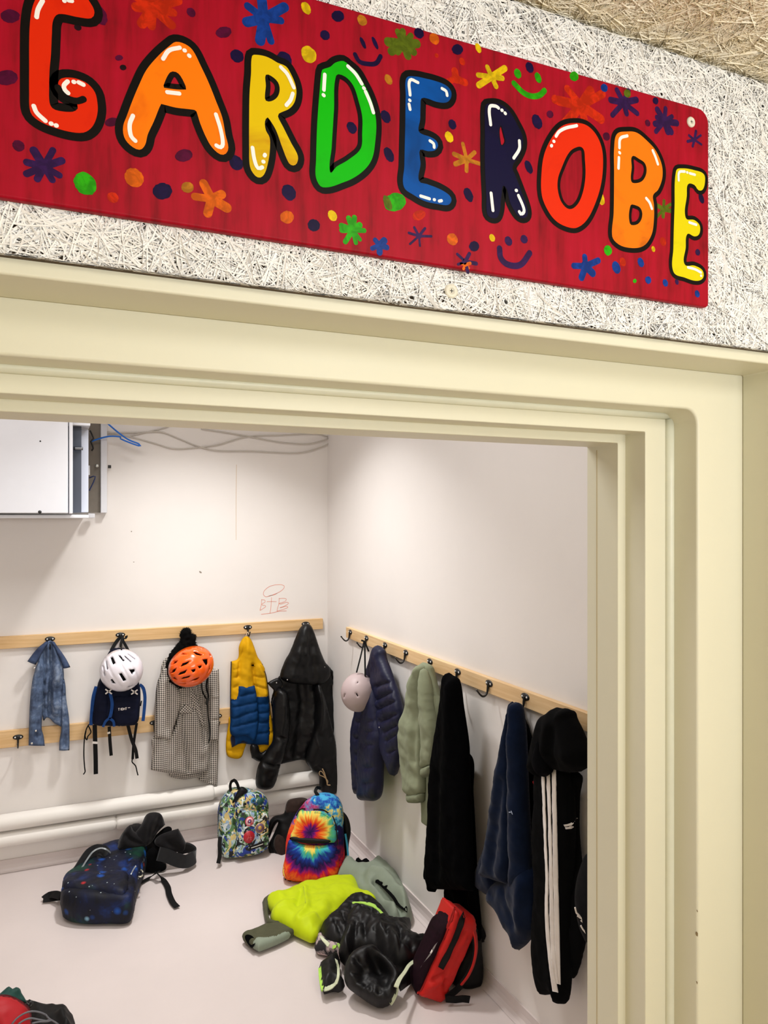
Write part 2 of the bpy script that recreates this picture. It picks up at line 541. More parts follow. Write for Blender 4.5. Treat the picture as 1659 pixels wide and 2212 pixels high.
def floor_mat():
    t = NT('painted_concrete_floor'); c = rgb(213, 202, 199)
    big = t.noise(1.3, 5, 0.6); fine = t.noise(90, 4, 0.7)
    a = t.ramp(big, [(0.3, shade(c, 0.95)), (0.7, shade(c, 1.03))])
    sp = t.ramp(t.noise(55, 2, 0.4), [(0.70, (0, 0, 0, 1)), (0.78, (1, 1, 1, 1))])
    wear = t.ramp(t.noise(2.5, 3), [(0.55, (0, 0, 0, 1)), (0.7, (1, 1, 1, 1))])
    a = t.mix(t.math('MULTIPLY', t.math('MULTIPLY', sp, wear), 0.25), a, rgb(196, 184, 172))
    t.color(a); t.set(Roughness=t.ramp(fine, [(0.3, (0.34, 0.34, 0.34, 1)), (0.7, (0.5, 0.5, 0.5, 1))]))
    t.b.inputs['Specular IOR Level'].default_value = 0.35
    t.bump(fine, 0.10, 0.001)
    return t.m
M_FLOOR = floor_mat()

def struct(o): o['kind'] = 'structure'; return o

RX0 = -2.6; ZTOP = 2.86
struct(box('floor', None, M_FLOOR, RX0 - 0.2, 3.4, YD - 0.02, YB + 0.15, -0.12, 0.0))
struct(box('floor_corridor', None, plain('tan_linoleum', rgb(196, 176, 146), 0.45, var=0.06, scale=4), RX0 - 0.2, 3.4, -1.72, YD - 0.02, -0.12, 0.0))
struct(box('wall_back', None, M_WALL, RX0, XR + 0.12, YB, YB + 0.12, 0, ZTOP))
struct(box('wall_right', None, M_WALL, XR, XR + 0.12, YROOM + 0.01, YB, 0, ZTOP))
struct(box('wall_left', None, M_WALL, RX0 - 0.12, RX0, YROOM, YB + 0.12, 0, ZTOP))
struct(box('ceiling_room', None, M_CEIL, RX0 - 0.12, XR + 0.12, YROOM, YB + 0.12, ZTOP, ZTOP + 0.1))
def cove(name, pts_dir, length_axis, a, b, fixed):
    """Coved skirting in floor paint: quarter-round foot with a small upright."""
    prof_ = [(0.0, 0.055), (0.006, 0.055), (0.007, 0.03), (0.011, 0.014), (0.020, 0.005), (0.034, 0.0015), (0.0, 0.0)]
    V = []; Fs = []
    for t in (a, b):
        for (q, z) in prof_: V.append((t, fixed - q, z) if length_axis == 'x' else (fixed - q, t, z))
    k = len(prof_)
    for i in range(k):
        j = (i + 1) % k; Fs.append((i, j, k + j, k + i))
    Fs += [tuple(range(k)), tuple(range(k, 2 * k))[::-1]]
    return struct(link(name, V, Fs, M_FLOOR, None, None, False))
cove('baseboard_back', None, 'x', RX0, XR, YB)
cove('baseboard_right', None, 'y', YROOM + 0.02, YB, XR)

def u_layer(name, parent, mat, y0, y1, xl, xr, zt, oxl, oxr, ozt, cr=0.004, bw=0.004, k=6):
    def arc(cx, cz, a0, a1): return [(cx + cr * math.cos(a0 + (a1 - a0) * i / k), cz + cr * math.sin(a0 + (a1 - a0) * i / k)) for i in range(k + 1)]
    inner = [(xr, 0)] + arc(xr - cr, zt - cr, 0, math.pi / 2) + arc(xl + cr, zt - cr, math.pi / 2, math.pi) + [(xl, 0)]
    pts = [(oxl, 0), (oxl, ozt), (oxr, ozt), (oxr, 0)] + inner
    n = len(pts); V = [(x, y0, z) for x, z in pts] + [(x, y1, z) for x, z in pts]
    Fs = [tuple(range(n))[::-1], tuple(range(n, 2 * n))] + [(i, (i + 1) % n, n + (i + 1) % n, n + i) for i in range(n)]
    o = link(name, V, Fs, mat, parent, None, True)
    me = o.data
    bev(o, bw, 3)
    return o
struct(u_layer('wall_front', None, M_CREAM, YA, YBJ, XL - 0.23, XA, HA, RX0 - 0.12, 3.2, HCEIL + 0.02, 0.004, 0.004))
struct(u_layer('wall_front_reveal', None, M_CREAM, YBJ, YC + 0.03, XL - 0.08, XBJ, HB, RX0 - 0.12, 3.2, HCEIL + 0.02, 0.030, 0.006))
struct(u_layer('wall_front_inner', None, M_WALL, YC + 0.03, YROOM - 0.004, XL - 0.02, XC + 0.02, HC + 0.02, RX0 - 0.12, XR + 0.12, ZTOP, 0.004, 0.003))
door = struct(thing('door_1', (XD, YD, 0)))
u_layer('door_frame', door, M_CREAM, YC, YD + 0.012, XL - 0.012, XC, HC, XL - 0.06, XBJ + 0.0015, HB + 0.0015, 0.002, 0.003)
u_layer('door_stop', door, M_CREAM, YD, YROOM, XL, XD, HD, XL - 0.05, XC + 0.045, HC + 0.045, 0.002, 0.003)
box('seal_groove', door, plain('seal_shadow_line', rgb(196, 182, 146), 0.6), XD - 0.0006, XD + 0.002, YROOM - 0.036, YROOM - 0.033, 0, HD - 0.01)
bead = [(XBJ - 0.002, YC - 0.002, 0.0), (XBJ - 0.002, YC - 0.002, HB - 0.012)]
V1, F1 = tube_geo(bead, 0.011, 0.2, 12); V2, F2 = tube_geo([(XBJ - 0.004, YC - 0.002, HB - 0.003), (XL, YC - 0.002, HB - 0.003)], 0.009, 0.3, 12)
V, Fs, _ = join([(V1, F1), (V2, F2)])
link('caulk_bead', V, Fs, plain('caulk_bead', rgb(229, 230, 212), 0.4, var=0.03), door)
# paint chips on the jamb edge
chips = []
for (px, py, r) in ((1506, 2018, 0.006), (1506, 2122, 0.004), (1447, 905, 0.004), (1507, 1968, 0.003)):
    x = XBJ; d = ray(px, py); t = XBJ / d.x; p = EYE + d * t
    chips.append(disc((0, 0), r, r * 0.7, 0, 0.4, 9, 0.35, px + py)); v, f = chips[-1]
    chips[-1] = ([(p.x - 0.0008, p.y + a[0] * 0.6, p.z + a[1]) for a in v], f)
V, Fs, _ = join(chips); link('paint_chips', V, Fs, plain('chip_brown', rgb(150, 130, 95), 0.8), door)

# corridor side: ceiling, side and rear walls that close the space behind the viewer
struct(box('wall_corridor_right', None, M_CORR, 2.3, 2.42, -1.6, YA, 0, HCEIL + 0.02))
struct(box('wall_corridor_left', None, M_CORR, -2.72, -2.6, -1.6, YA, 0, HCEIL + 0.02))
struct(box('wall_corridor_rear', None, M_CORR, -2.72, 2.42, -1.72, -1.6, 0, HCEIL + 0.02))

# ------------------------------------------------------------------ wood-wool boards: every strand is geometry
def strands(n, w, h, depth, seed, length=(0.035, 0.12), width=(0.0013, 0.0026), seg=5):
    r = np.random.default_rng(seed)
    c = np.stack([r.uniform(-0.01, w + 0.01, n), r.uniform(-0.005, h + 0.005, n)], 1)
    a0 = r.uniform(0, 2 * np.pi, n); cur = r.normal(0, 7.0, n); L = r.uniform(*length, n); wd = r.uniform(*width, n)
    z0 = depth * r.uniform(0, 1, n) ** 0.6; tilt = r.normal(0, 0.0007, n); sl = r.normal(0, 0.0012, n)
    s = np.linspace(-0.5, 0.5, seg + 1)
    S = s[None] * L[:, None]
    ang = a0[:, None] + cur[:, None] * S
    dx = np.cos(ang); dy = np.sin(ang)
    stp = (L / seg)[:, None]
    X = np.cumsum(dx * stp, 1); Y = np.cumsum(dy * stp, 1)
    X = X - X.mean(1, keepdims=True) + c[:, :1]; Y = Y - Y.mean(1, keepdims=True) + c[:, 1:]
    Zm = z0[:, None] + sl[:, None] * s[None] * 2 + 0.0007 * np.cos(s * np.pi)[None]
    nx, ny = -dy, dx; hw = (wd / 2)[:, None]
    A = np.stack([X + nx * hw, Y + ny * hw, Zm + tilt[:, None]], 2); B = np.stack([X - nx * hw, Y - ny * hw, Zm - tilt[:, None]], 2)
    V = np.stack([A, B], 2).reshape(-1, 3)
    V[:, 0] = np.clip(V[:, 0], 0, w); V[:, 1] = np.clip(V[:, 1], 0, h); V[:, 2] = np.clip(V[:, 2], 0.0003, depth + 0.004)
    base = (np.arange(n) * (seg + 1) * 2)[:, None] + (np.arange(seg) * 2)[None]
    Q = np.stack([base, base + 1, base + 3, base + 2], 2).reshape(-1, 4)
    return V, Q

def strand_board(name, mat, core, origin, ex, ey, w, h, thick, depth, n, seed, width=(0.0013, 0.0026)):
    """Board core plus its strands, one mesh; local x along ex, y along ey, z outwards."""
    V, Q = strands(n, w, h, depth, seed, width=width)
    bv, bf = box_geo(0, w, 0, h, -thick, 0.0)
    me = bpy.data.meshes.new(name)
    allV = np.concatenate([V, np.array(bv, float)]); nf = len(Q) + len(bf)
    allQ = np.concatenate([Q, np.array(bf) + len(V)])
    me.vertices.add(len(allV)); me.vertices.foreach_set('co', allV.astype(np.float32).ravel())
    me.loops.add(nf * 4); me.loops.foreach_set('vertex_index', allQ.astype(np.int32).ravel())
    me.polygons.add(nf); me.polygons.foreach_set('loop_start', np.arange(0, nf * 4, 4, dtype=np.int32))
    me.materials.append(mat); me.materials.append(core)
    mi = np.zeros(nf, np.int32); mi[len(Q):] = 1; me.polygons.foreach_set('material_index', mi)
    me.update(calc_edges=True); me.validate()
    o = bpy.data.objects.new(name, me); COL.objects.link(o)
    fr = Fr(origin, ex, ey); o.rotation_euler = fr.rot(); o.location = origin
    return struct(o)
def strand_mat(name, c, c2):
    t = NT(name); t.color(t.ramp(t.noise(30, 3), [(0.3, c2), (0.6, c)])); t.set(Roughness=0.8)
    t.b.inputs['Specular IOR Level'].default_value = 0.2
    return t.m
M_SW = strand_mat('white_painted_wood_wool', rgb(250, 249, 248), rgb(247, 245, 242))
M_SB = strand_mat('beige_wood_wool', rgb(252, 245, 228), rgb(249, 238, 212))
M_CORE = plain('bare_cement_core', rgb(92, 78, 62), 0.95, var=0.2)
M_CORE2 = plain('bare_cement_core_ceiling', rgb(214, 186, 142), 0.95, var=0.2)
PX0 = -1.05; PX1 = 2.2
strand_board('wall_panel', M_SW, M_CORE, (PX0, YP + 0.005, HP), (1, 0, 0), (0, 0, 1), PX1 - PX0, HCEIL - HP - 0.006, 0.012, 0.0075, 50000, 3, (0.0011, 0.0022))
strand_board('ceiling_corridor', M_SB, M_CORE2, (PX0, YP + 0.02, HCEIL + 0.006), (1, 0, 0), (0, -1, 0), PX1 - PX0, 0.95, 0.02, 0.0032, 120000, 4, (0.0010, 0.0020))
struct(box('ceiling_corridor_rear', None, plain('beige_ceiling', rgb(229, 210, 176), 0.9), -2.72, 2.42, -1.72, YP + 0.02, HCEIL + 0.026, HCEIL + 0.1))

# ------------------------------------------------------------------ lights
def area(name, loc, target, size, power, color, shape='DISK', size_y=None):
    d = bpy.data.lights.new(name, 'AREA'); d.shape = shape; d.size = size
    if size_y: d.size_y = size_y
    d.energy = power; d.color = color[:3]
    o = bpy.data.objects.new(name, d); COL.objects.link(o); o.location = loc
    v = Vector(target) - Vector(loc); o.rotation_euler = v.to_track_quat('-Z', 'Y').to_euler()
    return o
k_ = area('room_ceiling_lamp', (0.74, YB - 0.84, ZTOP - 0.10), (0.74, YB - 0.84, 0), 0.20, 15.5, (1.0, 0.985, 0.965)); k_.data.spread = math.radians(105)
area('room_fill', (-0.05, 2.35, ZTOP - 0.02), (-0.05, 2.35, 0), 1.4, 25, (1.0, 0.985, 0.98), 'RECTANGLE', 1.0)  # broad fill light added to soften shade and lift the side wall
area('corridor_ceiling_lamp', (1.05, -0.45, HCEIL - 0.03), (0.95, 0.1, 0.6), 0.5, 22, (0.97, 0.99, 1.0), 'RECTANGLE', 1.3)
area('corridor_rear_fill', (0.9, -1.5, HCEIL - 0.72), (0.8, 0.6, HCEIL + 0.35), 1.8, 41, (0.965, 0.985, 1.0), 'RECTANGLE', 0.4)  # fill light added to brighten the corridor ceiling and door front
wd = bpy.data.worlds.new('world'); SC.world = wd; wd.use_nodes = True
wd.node_tree.nodes['Background'].inputs[0].default_value = (0.9, 0.95, 1.0, 1); wd.node_tree.nodes['Background'].inputs[1].default_value = 0.05

# ------------------------------------------------------------------ camera and view
cd = bpy.data.cameras.new('camera'); cam = bpy.data.objects.new('camera', cd); COL.objects.link(cam)
cam.location = EYE; cam.rotation_euler = (math.radians(90), 0, -YAW)
cd.sensor_fit = 'VERTICAL'; cd.sensor_height = 36.0; cd.lens = F / 2212 * 36.0
cd.shift_y = (CY - 1106.0) / 2212.0; cd.clip_start = 0.02
SC.camera = cam
SC.view_settings.view_transform = 'Standard'; SC.view_settings.look = 'None'
SC.view_settings.gamma = 1.0; SC.view_settings.use_curve_mapping = False
SC.view_settings.exposure = 0.0
SC.cycles.max_bounces = 8; SC.cycles.diffuse_bounces = 5; SC.cycles.glossy_bounces = 3
try:
    SC.cycles.use_denoising = True
except Exception: pass
# ------------------------------------------------------------------ the painted door sign
SY = YP - 0.016                             # painted face of the board
SF = Fr(hit(830, 330, Vector((0, SY, 0)), Vector((0, -1, 0))), (1, 0, 0), (0, 0, 1))
sign = thing('door_sign', SF.o, 'crimson wooden board above the doorway with colourful hand-painted letters reading GARDEROBE', 'sign')

def sign_red():
    t = NT('sign_crimson_paint'); st = t.mapping((60, 6, 1))
    brush = t.noise(1.0, 4, 0.6, st); blot = t.noise(7, 4, 0.6)
    c = t.ramp(t.math('ADD', t.math('MULTIPLY', brush, 0.6), t.math('MULTIPLY', blot, 0.4)),
               [(0.34, rgb(118, 3, 18)), (0.5, rgb(160, 3, 31)), (0.68, rgb(176, 4, 40))])
    t.color(c); t.set(Roughness=0.5); t.b.inputs['Specular IOR Level'].default_value = 0.15; t.bump(brush, 0.12, 0.0006)
    return t.m
def paint(name, c, c2=None, scale=14, rough=0.4, lo=0.42, hi=0.62):
    t = NT(name)
    t.color(t.ramp(t.noise(scale, 4, 0.6, dist=0.8), [(lo, c2), (hi, c)]) if c2 else c)
    t.set(Roughness=rough); t.b.inputs['Specular IOR Level'].default_value = 0.12; return t.m
M_SIGN = sign_red()
M_INK = paint('black_outline_paint', rgb(12, 9, 8), None)
M_HI = paint('white_highlight_paint', rgb(247, 243, 240), None)

# board: rounded right corners, runs on to the left past the frame
tr = SF.l(1532, 240); tl = SF.l(700, 2); br = SF.l(1532, 662); bl = SF.l(0, 425)
xe = tr[0]; xs = SF.l(-170, 300)[0]
def edge_at(p, q, x): return p[1] + (q[1] - p[1]) * (x - p[0]) / (q[0] - p[0])
ytop = SF.l(1500, 230)[1]; ybot = br[1]
tl2 = edge_at(tl, SF.l(1480, 224), xs); bl2 = edge_at(bl, SF.l(1500, 659), xs)
ytr = edge_at(tl, SF.l(1480, 224), xe); ybr = edge_at(bl, SF.l(1500, 659), xe)
rc = 0.026
outl = [(xs, bl2), (xe - 0.006, ybr), (xe - 0.001, ybr + 0.002), (xe, ybr + 0.007)] + \
       [(xe - rc + rc * math.cos(a), ytr - rc + rc * math.sin(a)) for a in np.linspace(0, math.pi / 2, 7)] + [(xs, tl2)]
n = len(outl); V = [(x, y, 0) for x, y in outl] + [(x, y, -0.014) for x, y in outl]
Fs = [tuple(range(n)), tuple(range(n, 2 * n))[::-1]] + [(i, i + n, (i + 1) % n + n, (i + 1) % n) for i in range(n)]
b = link('board', V, Fs, M_SIGN, sign, SF, True); bev(b, 0.004, 3)

def mp(seq): return [tuple(SF.l(x, y)) for x, y in seq]
def P2(t): return [(float(a.split(',')[0]), float(a.split(',')[1])) for a in t.split()]

LETTERS = [
 ('G', 'orange-red letter G', (rgb(221, 40, 4), rgb(206, 30, 2)), 12.0,
  ['76,0 90,-24 130,-34 170,-24 197,10 204,28 197,40 170,38 127,31 115,44 112,76 110,120 107,152 106,190 107,222 113,234 127,240 157,242 168,235 167,226 178,215 165,214 150,211 136,203 127,190 126,178 133,170 150,168 170,172 190,182 205,200 210,220 211,240 206,262 196,278 180,287 155,286 120,277 90,265 70,250 64,235 63,200 63,140 63,100 64,60 68,25'],
  [], ['79,38 82,22 92,3', '139,2 139,3', '148,2 155,3', '147,202 140,195 138,186 146,177', '159,178 160,178', '170,179 180,184', '73,230 79,244 98,262', '110,268 111,268', '121,272 122,272']),
 ('A', 'orange letter A', (rgb(250, 124, 6), rgb(226, 100, 8)), 11.5,
  ['380,91 367,99 342,121 316,152 299,187 286,218 273,253 266,273 268,296 281,314 301,324 313,314 319,291 332,263 344,233 348,225 356,227 380,233 420,238 424,241 432,266 445,297 458,319 476,334 488,332 493,319 487,292 480,255 466,218 450,178 434,144 416,109 400,96'],
  ['367,157 380,156 390,165 401,187 402,194 354,190 353,185'],
  ['352,128 365,110 388,104', '398,110 399,110', '408,121 409,122', '361,200 387,203', '287,251 280,270 283,295 292,305', '466,248 476,280 481,312 476,319 467,315']),
 ('R', 'yellow letter R', (rgb(224, 190, 6), rgb(196, 140, 14)), 11.0,
  ['544.5,121 554,119 572,122 586,128 599,136 617.5,144 628,160 637,181 640,199 636,221 625,235 602,246 600,252 612,276 628,308 643,337 641,353 633,358 624,353 609.5,319 596,282 583,260 578,254 572,263 574,282 582,297 583,319 580,345 572,374 562,384 551,380 540,361 538,319 538,250 539,199 542,160'],
  ['574,162 586,165 600,178 604,194 599,210 586,219 574,218 572,207 574,186'],
  ['606,146 620,161 634,190', '632,203 627,217 618,228', '545,320 549,345 557,364 566,362', '568,350 569,350', '571,337 572,335']),
 ('D', 'green letter D', (rgb(14, 184, 8), rgb(18, 166, 8)), 10.5,
  ['694,157 696,151 713,145 724,136 742,132.5 753,141 771,157 785,181 798,207 808.5,239 812.5,271 810,308 804.5,340 792.6,361 771,380 745,393 697,405 682.5,385 682.5,345 685,266 690,199'],
  ['726,163.5 745,166 763,186 774,218 782,252 782,287 779,321 753,345 726,361 713,373 716,319 721,239'],
  ['701,162 699,195', '698,206 699,207', '751,144 767,160 781,182', '785,191 786,192', '789,199 799,222 806,244']),
 ('E', 'blue letter E', (rgb(0, 78, 162), rgb(2, 56, 118)), 11.0,
  ['877.5,169 894,165.5 918,170 941.5,176 963,185 974,198 973,213 963,222 941.5,220 922,213 910,213 908,228.5 907,259 903.5,283 911,290 928.5,296 941.5,304 946,315 939,325 924,327 907,324 906,337 908,354 904.6,391 922,398 950,409 970,422 975,432.5 967.6,443 946,441 918,435 894,422 872,404 873,359 875,272 876,207'],
  [], ['885,206 885,174 902,179', '884,217 885,218', '883,226 885,237', '954,192 963,198 965,207', '928,305 936,311 937,319', '908,424 927,430', '937,432 938,432', '948,435 953,434']),
 ('R', 'navy letter R', (rgb(12, 8, 50), rgb(8, 6, 38)), 9.5,
  ['1048,228.5 1056.5,224 1080,226 1100,241.5 1117,270 1128,294 1129,315 1119.5,339 1106.5,361 1113,380 1124,409 1137,445.5 1139,465 1130,471.5 1117,465 1102,439 1089,402 1082.6,424 1080,452 1074,469 1063,471.5 1052,463 1050,424 1047,359 1047,294'],
  ['1080,272 1089,296 1091,307 1084,316 1080,311'],
  ['1059,270 1057,232 1070,230 1076,234', '1083,239 1084,239', '1090,245 1091,246', '1121,305 1121,322 1109,342', '1060,418 1064,455', '1114,412 1115,412', '1119,423 1129,446 1131,458 1124,463 1121,458']),
 ('O', 'orange-red letter O', (rgb(222, 44, 8), rgb(208, 38, 10)), 9.5,
  ['1241,266 1266.6,271 1287,291 1299.5,321 1302,359 1297,402 1284,443 1266.6,476 1246,492 1226,491 1201,478 1183,455 1170,422.5 1169,377 1175,334 1191,298.5 1213,273'],
  ['1239,321 1258,320 1263,346.6 1264,382 1258,417.5 1246,443 1229,452 1213,438 1204.6,412 1204.6,387 1213,362 1226,334'],
  ['1200,295 1207,285 1222,277 1241,273 1245,272', '1195,306 1196,306', '1190,316 1191,315']),
 ('B', 'orange letter B', (rgb(242, 122, 14), rgb(200, 100, 16)), 9.5,
  ['1332,290 1355,284.5 1375,287 1396,303.5 1416,326 1429,357 1430,384.5 1421,410 1410,422.5 1412,443 1412,473 1408,503.5 1396,526 1380.5,535 1355,535 1335,527.6 1322,511 1325,460.5 1326,372 1326,321'],
  ['1365,338 1380.5,344 1393,354 1396,372 1388,390 1373,396 1363,392 1364,362', '1361.5,444 1373,444 1383,450 1387,463 1383,478 1373,486 1360,483'],
  ['1337,320 1339,300 1354,294', '1337,330 1338,331', '1336,341 1335,364', '1409,326 1415,340 1420,355', '1395,429 1402,438 1407,451']),
 ('E', 'bright yellow letter E', (rgb(222, 206, 10), rgb(200, 186, 8)), 8.5,
  ['1460,369 1474,364 1499.5,368 1520,377 1522,395 1517,410 1508,411 1499.5,400 1485.6,398.5 1483,422.5 1480.5,470.6 1499.5,475.7 1511,488 1509.6,506 1499.5,511 1484,506 1480.5,536 1478,570.6 1499.5,574 1517,584.6 1518.5,600 1504.6,607 1479,600 1454,587 1454,536 1456.5,448'],
  [], ['1465,390 1466,373 1478,371', '1483,373 1484,373', '1489,375 1500,378', '1488,481 1503,486', '1485,578 1500,582 1513,589', '1513,596 1513.5,596']),
]
for ch, lab, (c1, c2), bw, outs, holes, his in LETTERS:
    nm = 'letter'
    fillv = []; inkv = []
    for o_ in outs:
        pts = mp(P2(o_)); hp = [mp(P2(h)) for h in holes]
        fillv.append(flat_poly(SF, pts, hp, 0.0007, 0.004, True))
        pth = smooth_path(pts, True, 0.004)
        w = bw * 0.00086
        area_ = 0.5 * np.sum(pth[:, 0] * np.roll(pth[:, 1], -1) - np.roll(pth[:, 0], -1) * pth[:, 1])
        jit = np.array([mnoise.noise(Vector((q[0] * 40, q[1] * 40, 1.0))) for q in pth])
        inkv.append(band(pth, w * 1.16, 0.0004, True, (-1 if area_ > 0 else 1) * w * 0.42))
        for h in hp:
            ph = smooth_path(h, True, 0.004)
            ah = 0.5 * np.sum(ph[:, 0] * np.roll(ph[:, 1], -1) - np.roll(ph[:, 0], -1) * ph[:, 1])
            wh = w * 0.74 if ch != 'R' or c1[0] > 0.05 else w * 0.2
            inkv.append(band(ph, wh * 1.16, 0.0004, True, (1 if ah > 0 else -1) * wh * 0.42))
        if ch == 'G':                       # the two black lines inside the curl
            for s_ in ('180,215 168,219 152,216 137,207 125,190',):
                inkv.append(band(smooth_path(mp(P2(s_)), False, 0.004), w * 0.8, 0.0010))
    V, Fs, _ = join(inkv); L_ = link(nm, V, Fs, M_INK, sign, SF, False); L_['label'] = lab
    V, Fs, _ = join(fillv)
    fm = paint('paint_' + lab.replace(' ', '_').replace('-', '_'), c1, c2, 9, 0.4, 0.30, 0.50)
    f_ = link('letter_fill', V, Fs, fm, L_, None, False); f_.location = (0, 0, 0)
    for h in his:
        pp = mp(P2(h)); wd_ = 6.3 if ch not in 'E' else 5.6
        V, Fs = band(smooth_path(pp, False, 0.003), wd_ * 0.00086, 0.0012)
        h_ = link('highlight', V, Fs, M_HI, L_, None, False); h_.location = (0, 0, 0)

# painted dots, stars and faces between the letters
PAL = {'n': rgb(26, 12, 62), 'b': rgb(16, 60, 148), 'p': rgb(84, 8, 52), 'y': rgb(226, 190, 16), 'o': rgb(222, 100, 14), 'r': rgb(206, 44, 12),
       'g': rgb(46, 172, 12), 'd': rgb(92, 110, 20), 'v': rgb(52, 22, 80), 'k': rgb(30, 12, 22), 't': rgb(190, 120, 30)}
PM = {}
def pmat(k):
    if k not in PM:
        c = PAL[k]; PM[k] = paint('dab_' + {'n': 'navy', 'b': 'blue', 'p': 'plum', 'y': 'yellow', 'o': 'orange', 'r': 'vermilion', 'g': 'green', 'd': 'olive', 'v': 'violet', 'k': 'dark', 't': 'ochre'}[k], c, shade(c, 0.62), 60)
    return PM[k]
DOTS = ('512,121,11,10,n 614,129,13,13,n 667,118,13,14,y 730,35,12,9,n 782,44,9,9,t 661,18,8,10,y 721,7,0,0,n 702,76,9,8,n 905,72,10,9,n 938,84,10,10,o 988,107,12,9,n 1033,104,6,9,y 943,120,4,4,r 998,133,6,7,r 1144,146,9,10,n '
 '1095,172,0,0,g 1118,159,8,9,g 1162,168,7,10,g 1240,165,11,9,g 1305,190,9,8,b 1355,202,9,8,d 1416,218,8,7,n 1160,263,11,14,n 1199,215,9,9,r 1188,247,8,7,p 977,269,8,9,n 970,296,8,10,y 833,252,9,11,n 840,334,9,13,n 839,172,7,9,t 760,276,9,10,n '
 '1142,361,8,13,n 1012,421,9,13,n 853,437,22,15,g 837,438,7,13,d 1515,429,7,11,n 1297,428,9,14,y 1313,541,10,10,g 1331,578,10,13,b 1345,566,8,9,r 1384,567,8,10,b 1432,522,8,9,r 1411,538,5,6,y 1371,607,5,4,g 1400,605,8,8,b 1437,611,7,8,b 1462,609,5,6,v 1507,545,7,7,v 1506,635,7,8,b '
 '977,517,11,11,o 1024,532,11,9,n 1063,514,6,7,y 1098,521,8,9,v 1132,517,8,8,v 1399,266,7,7,p 1350,494,0,0,t 184,397,15,17,g 290,384,14,14,o 244,427,8,8,r 351,413,15,12,n 405,405,10,8,t 397,336,14,9,p 510,352,11,12,n 620,469,12,10,o 678,487,11,10,n 624,416,12,13,n 718,466,8,9,y '
 '483,70,14,8,p 511,353,0,0,n 242,264,11,6,p 213,31,11,16,p 168,59,5,5,k 266,146,5,4,k 257,125,6,4,p 22,35,13,9,p 15,168,15,10,p 40,315,8,8,p 784,93,4,10,n 810,93,4,11,n 413,27,7,7,p 1310,295,9,8,p 905,465,14,8,r').split()
for i, t in enumerate(DOTS):
    x, y, rx, ry, k = t.split(','); rx = float(rx); ry = float(ry)
    if rx == 0: continue
    c = SF.l(float(x), float(y)); V, Fs = disc(c, rx * 0.00086, ry * 0.00086, 0.00025 + 0.00001 * (i % 9), 0.5, 26, 0.05, i)
    link('painted_dot', V, Fs, pmat(k), sign, SF, False)
STARS = [  # x, y, radius, rays, colour, stroke width, start angle
 (95, 360, 42, 8, 'v', 11, 20), (457, 430, 40, 5, 'o', 16, 40), (570, 40, 52, 7, 'b', 17, 60), (762, 497, 30, 9, 'g', 10, 10), (1062, 166, 36, 6, 'y', 12, 15),
 (1435, 262, 30, 9, 'v', 14, 5), (1347, 222, 40, 7, 'v', 13, 30), (1265, 575, 32, 5, 'b', 17, 50), (1008, 345, 38, 6, 't', 10, 25), (1500, 302, 24, 6, 'v', 7, 35),
 (330, 18, 58, 9, 'r', 14, 10), (872, 95, 34, 9, 'd', 15, 0), (1255, 228, 60, 7, 'r', 20, 35), (985, 170, 24, 3, 'r', 14, 30), (905, 510, 30, 6, 'v', 5, 12), (1433, 452, 26, 6, 'd', 9, 80), (820, 530, 20, 5, 'b', 12, 20), (1005, 565, 26, 5, 'v', 7, 10), (1005, 572, 12, 5, 'o', 6, 50)]
for i, (x, y, r, k_, c, w, a0) in enumerate(STARS):
    rnd = random.Random(i); g = []
    for j in range(k_):
        a = math.radians(a0 + 360.0 * j / k_ + rnd.uniform(-14, 14)); rr = r * rnd.uniform(0.6, 1.0)
        p0 = SF.l(x - math.cos(a) * rr * 0.15, y - math.sin(a) * rr * 0.15); p1 = SF.l(x + math.cos(a) * rr * 0.55, y + math.sin(a) * rr * 0.55); p2 = SF.l(x + math.cos(a) * rr, y + math.sin(a) * rr)
        g.append(band(smooth_path([p0, p1, p2], False, 0.004), w * 0.00086 * rnd.uniform(0.7, 1.1), 0.00016 + 0.000004 * j))
    V, Fs, _ = join(g); link('painted_star', V, Fs, pmat(c), sign, SF, False)
SM = [('767,118 776,133 792,138 812,137 822,122', 'n', 8), ('1110,180 1130,200 1148,208 1165,206 1176,196', 'g', 11), ('1079,537 1082,558 1098,572 1124,572 1144,547', 'v', 12)]
for t, k, w in SM:
    V, Fs = band(smooth_path(mp(P2(t)), False, 0.004), w * 0.00086, 0.0003); link('painted_smile', V, Fs, pmat(k), sign, SF, False)

M_SCREWW = plain('ivory_washer', rgb(226, 222, 206), 0.4); M_STEEL = plain('screw_steel', rgb(150, 148, 140), 0.35, 0.9)
def washer_screw(name, parent, fr, c, r=0.0095):
    V = []; rings = [(0, 0.0022), (r * 0.38, 0.0022), (r * 0.42, 0.0034), (r * 0.8, 0.0030), (r, 0.0012), (r, 0.0)]
    k = 24; Fs = []
    for q, (rr, z) in enumerate(rings):
        for j in range(k): V.append((c[0] + rr * math.cos(2*math.pi*j/k), c[1] + rr * math.sin(2*math.pi*j/k), z))
    for q in range(len(rings) - 1):
        for j in range(k):
            n_ = (j + 1) % k; Fs.append((q*k + j, q*k + n_, (q+1)*k + n_, (q+1)*k + j)[::-1])
    o = link(name, V, Fs, M_SCREWW, parent, fr, True)
    h1 = box_geo(c[0] - r*0.26, c[0] + r*0.26, c[1] - r*0.05, c[1] + r*0.05, 0.0018, 0.0026); h2 = box_geo(c[0] - r*0.05, c[0] + r*0.05, c[1] - r*0.26, c[1] + r*0.26, 0.0018, 0.0026)
    V, Fs, _ = join([h1, h2]); s = link('cross_slot', V, Fs, plain('slot_dark', rgb(60, 54, 48), 0.6), o, None, False); s.location = (0, 0, 0)
    return o
washer_screw('mounting_screw', sign, SF, SF.l(1492, 264))
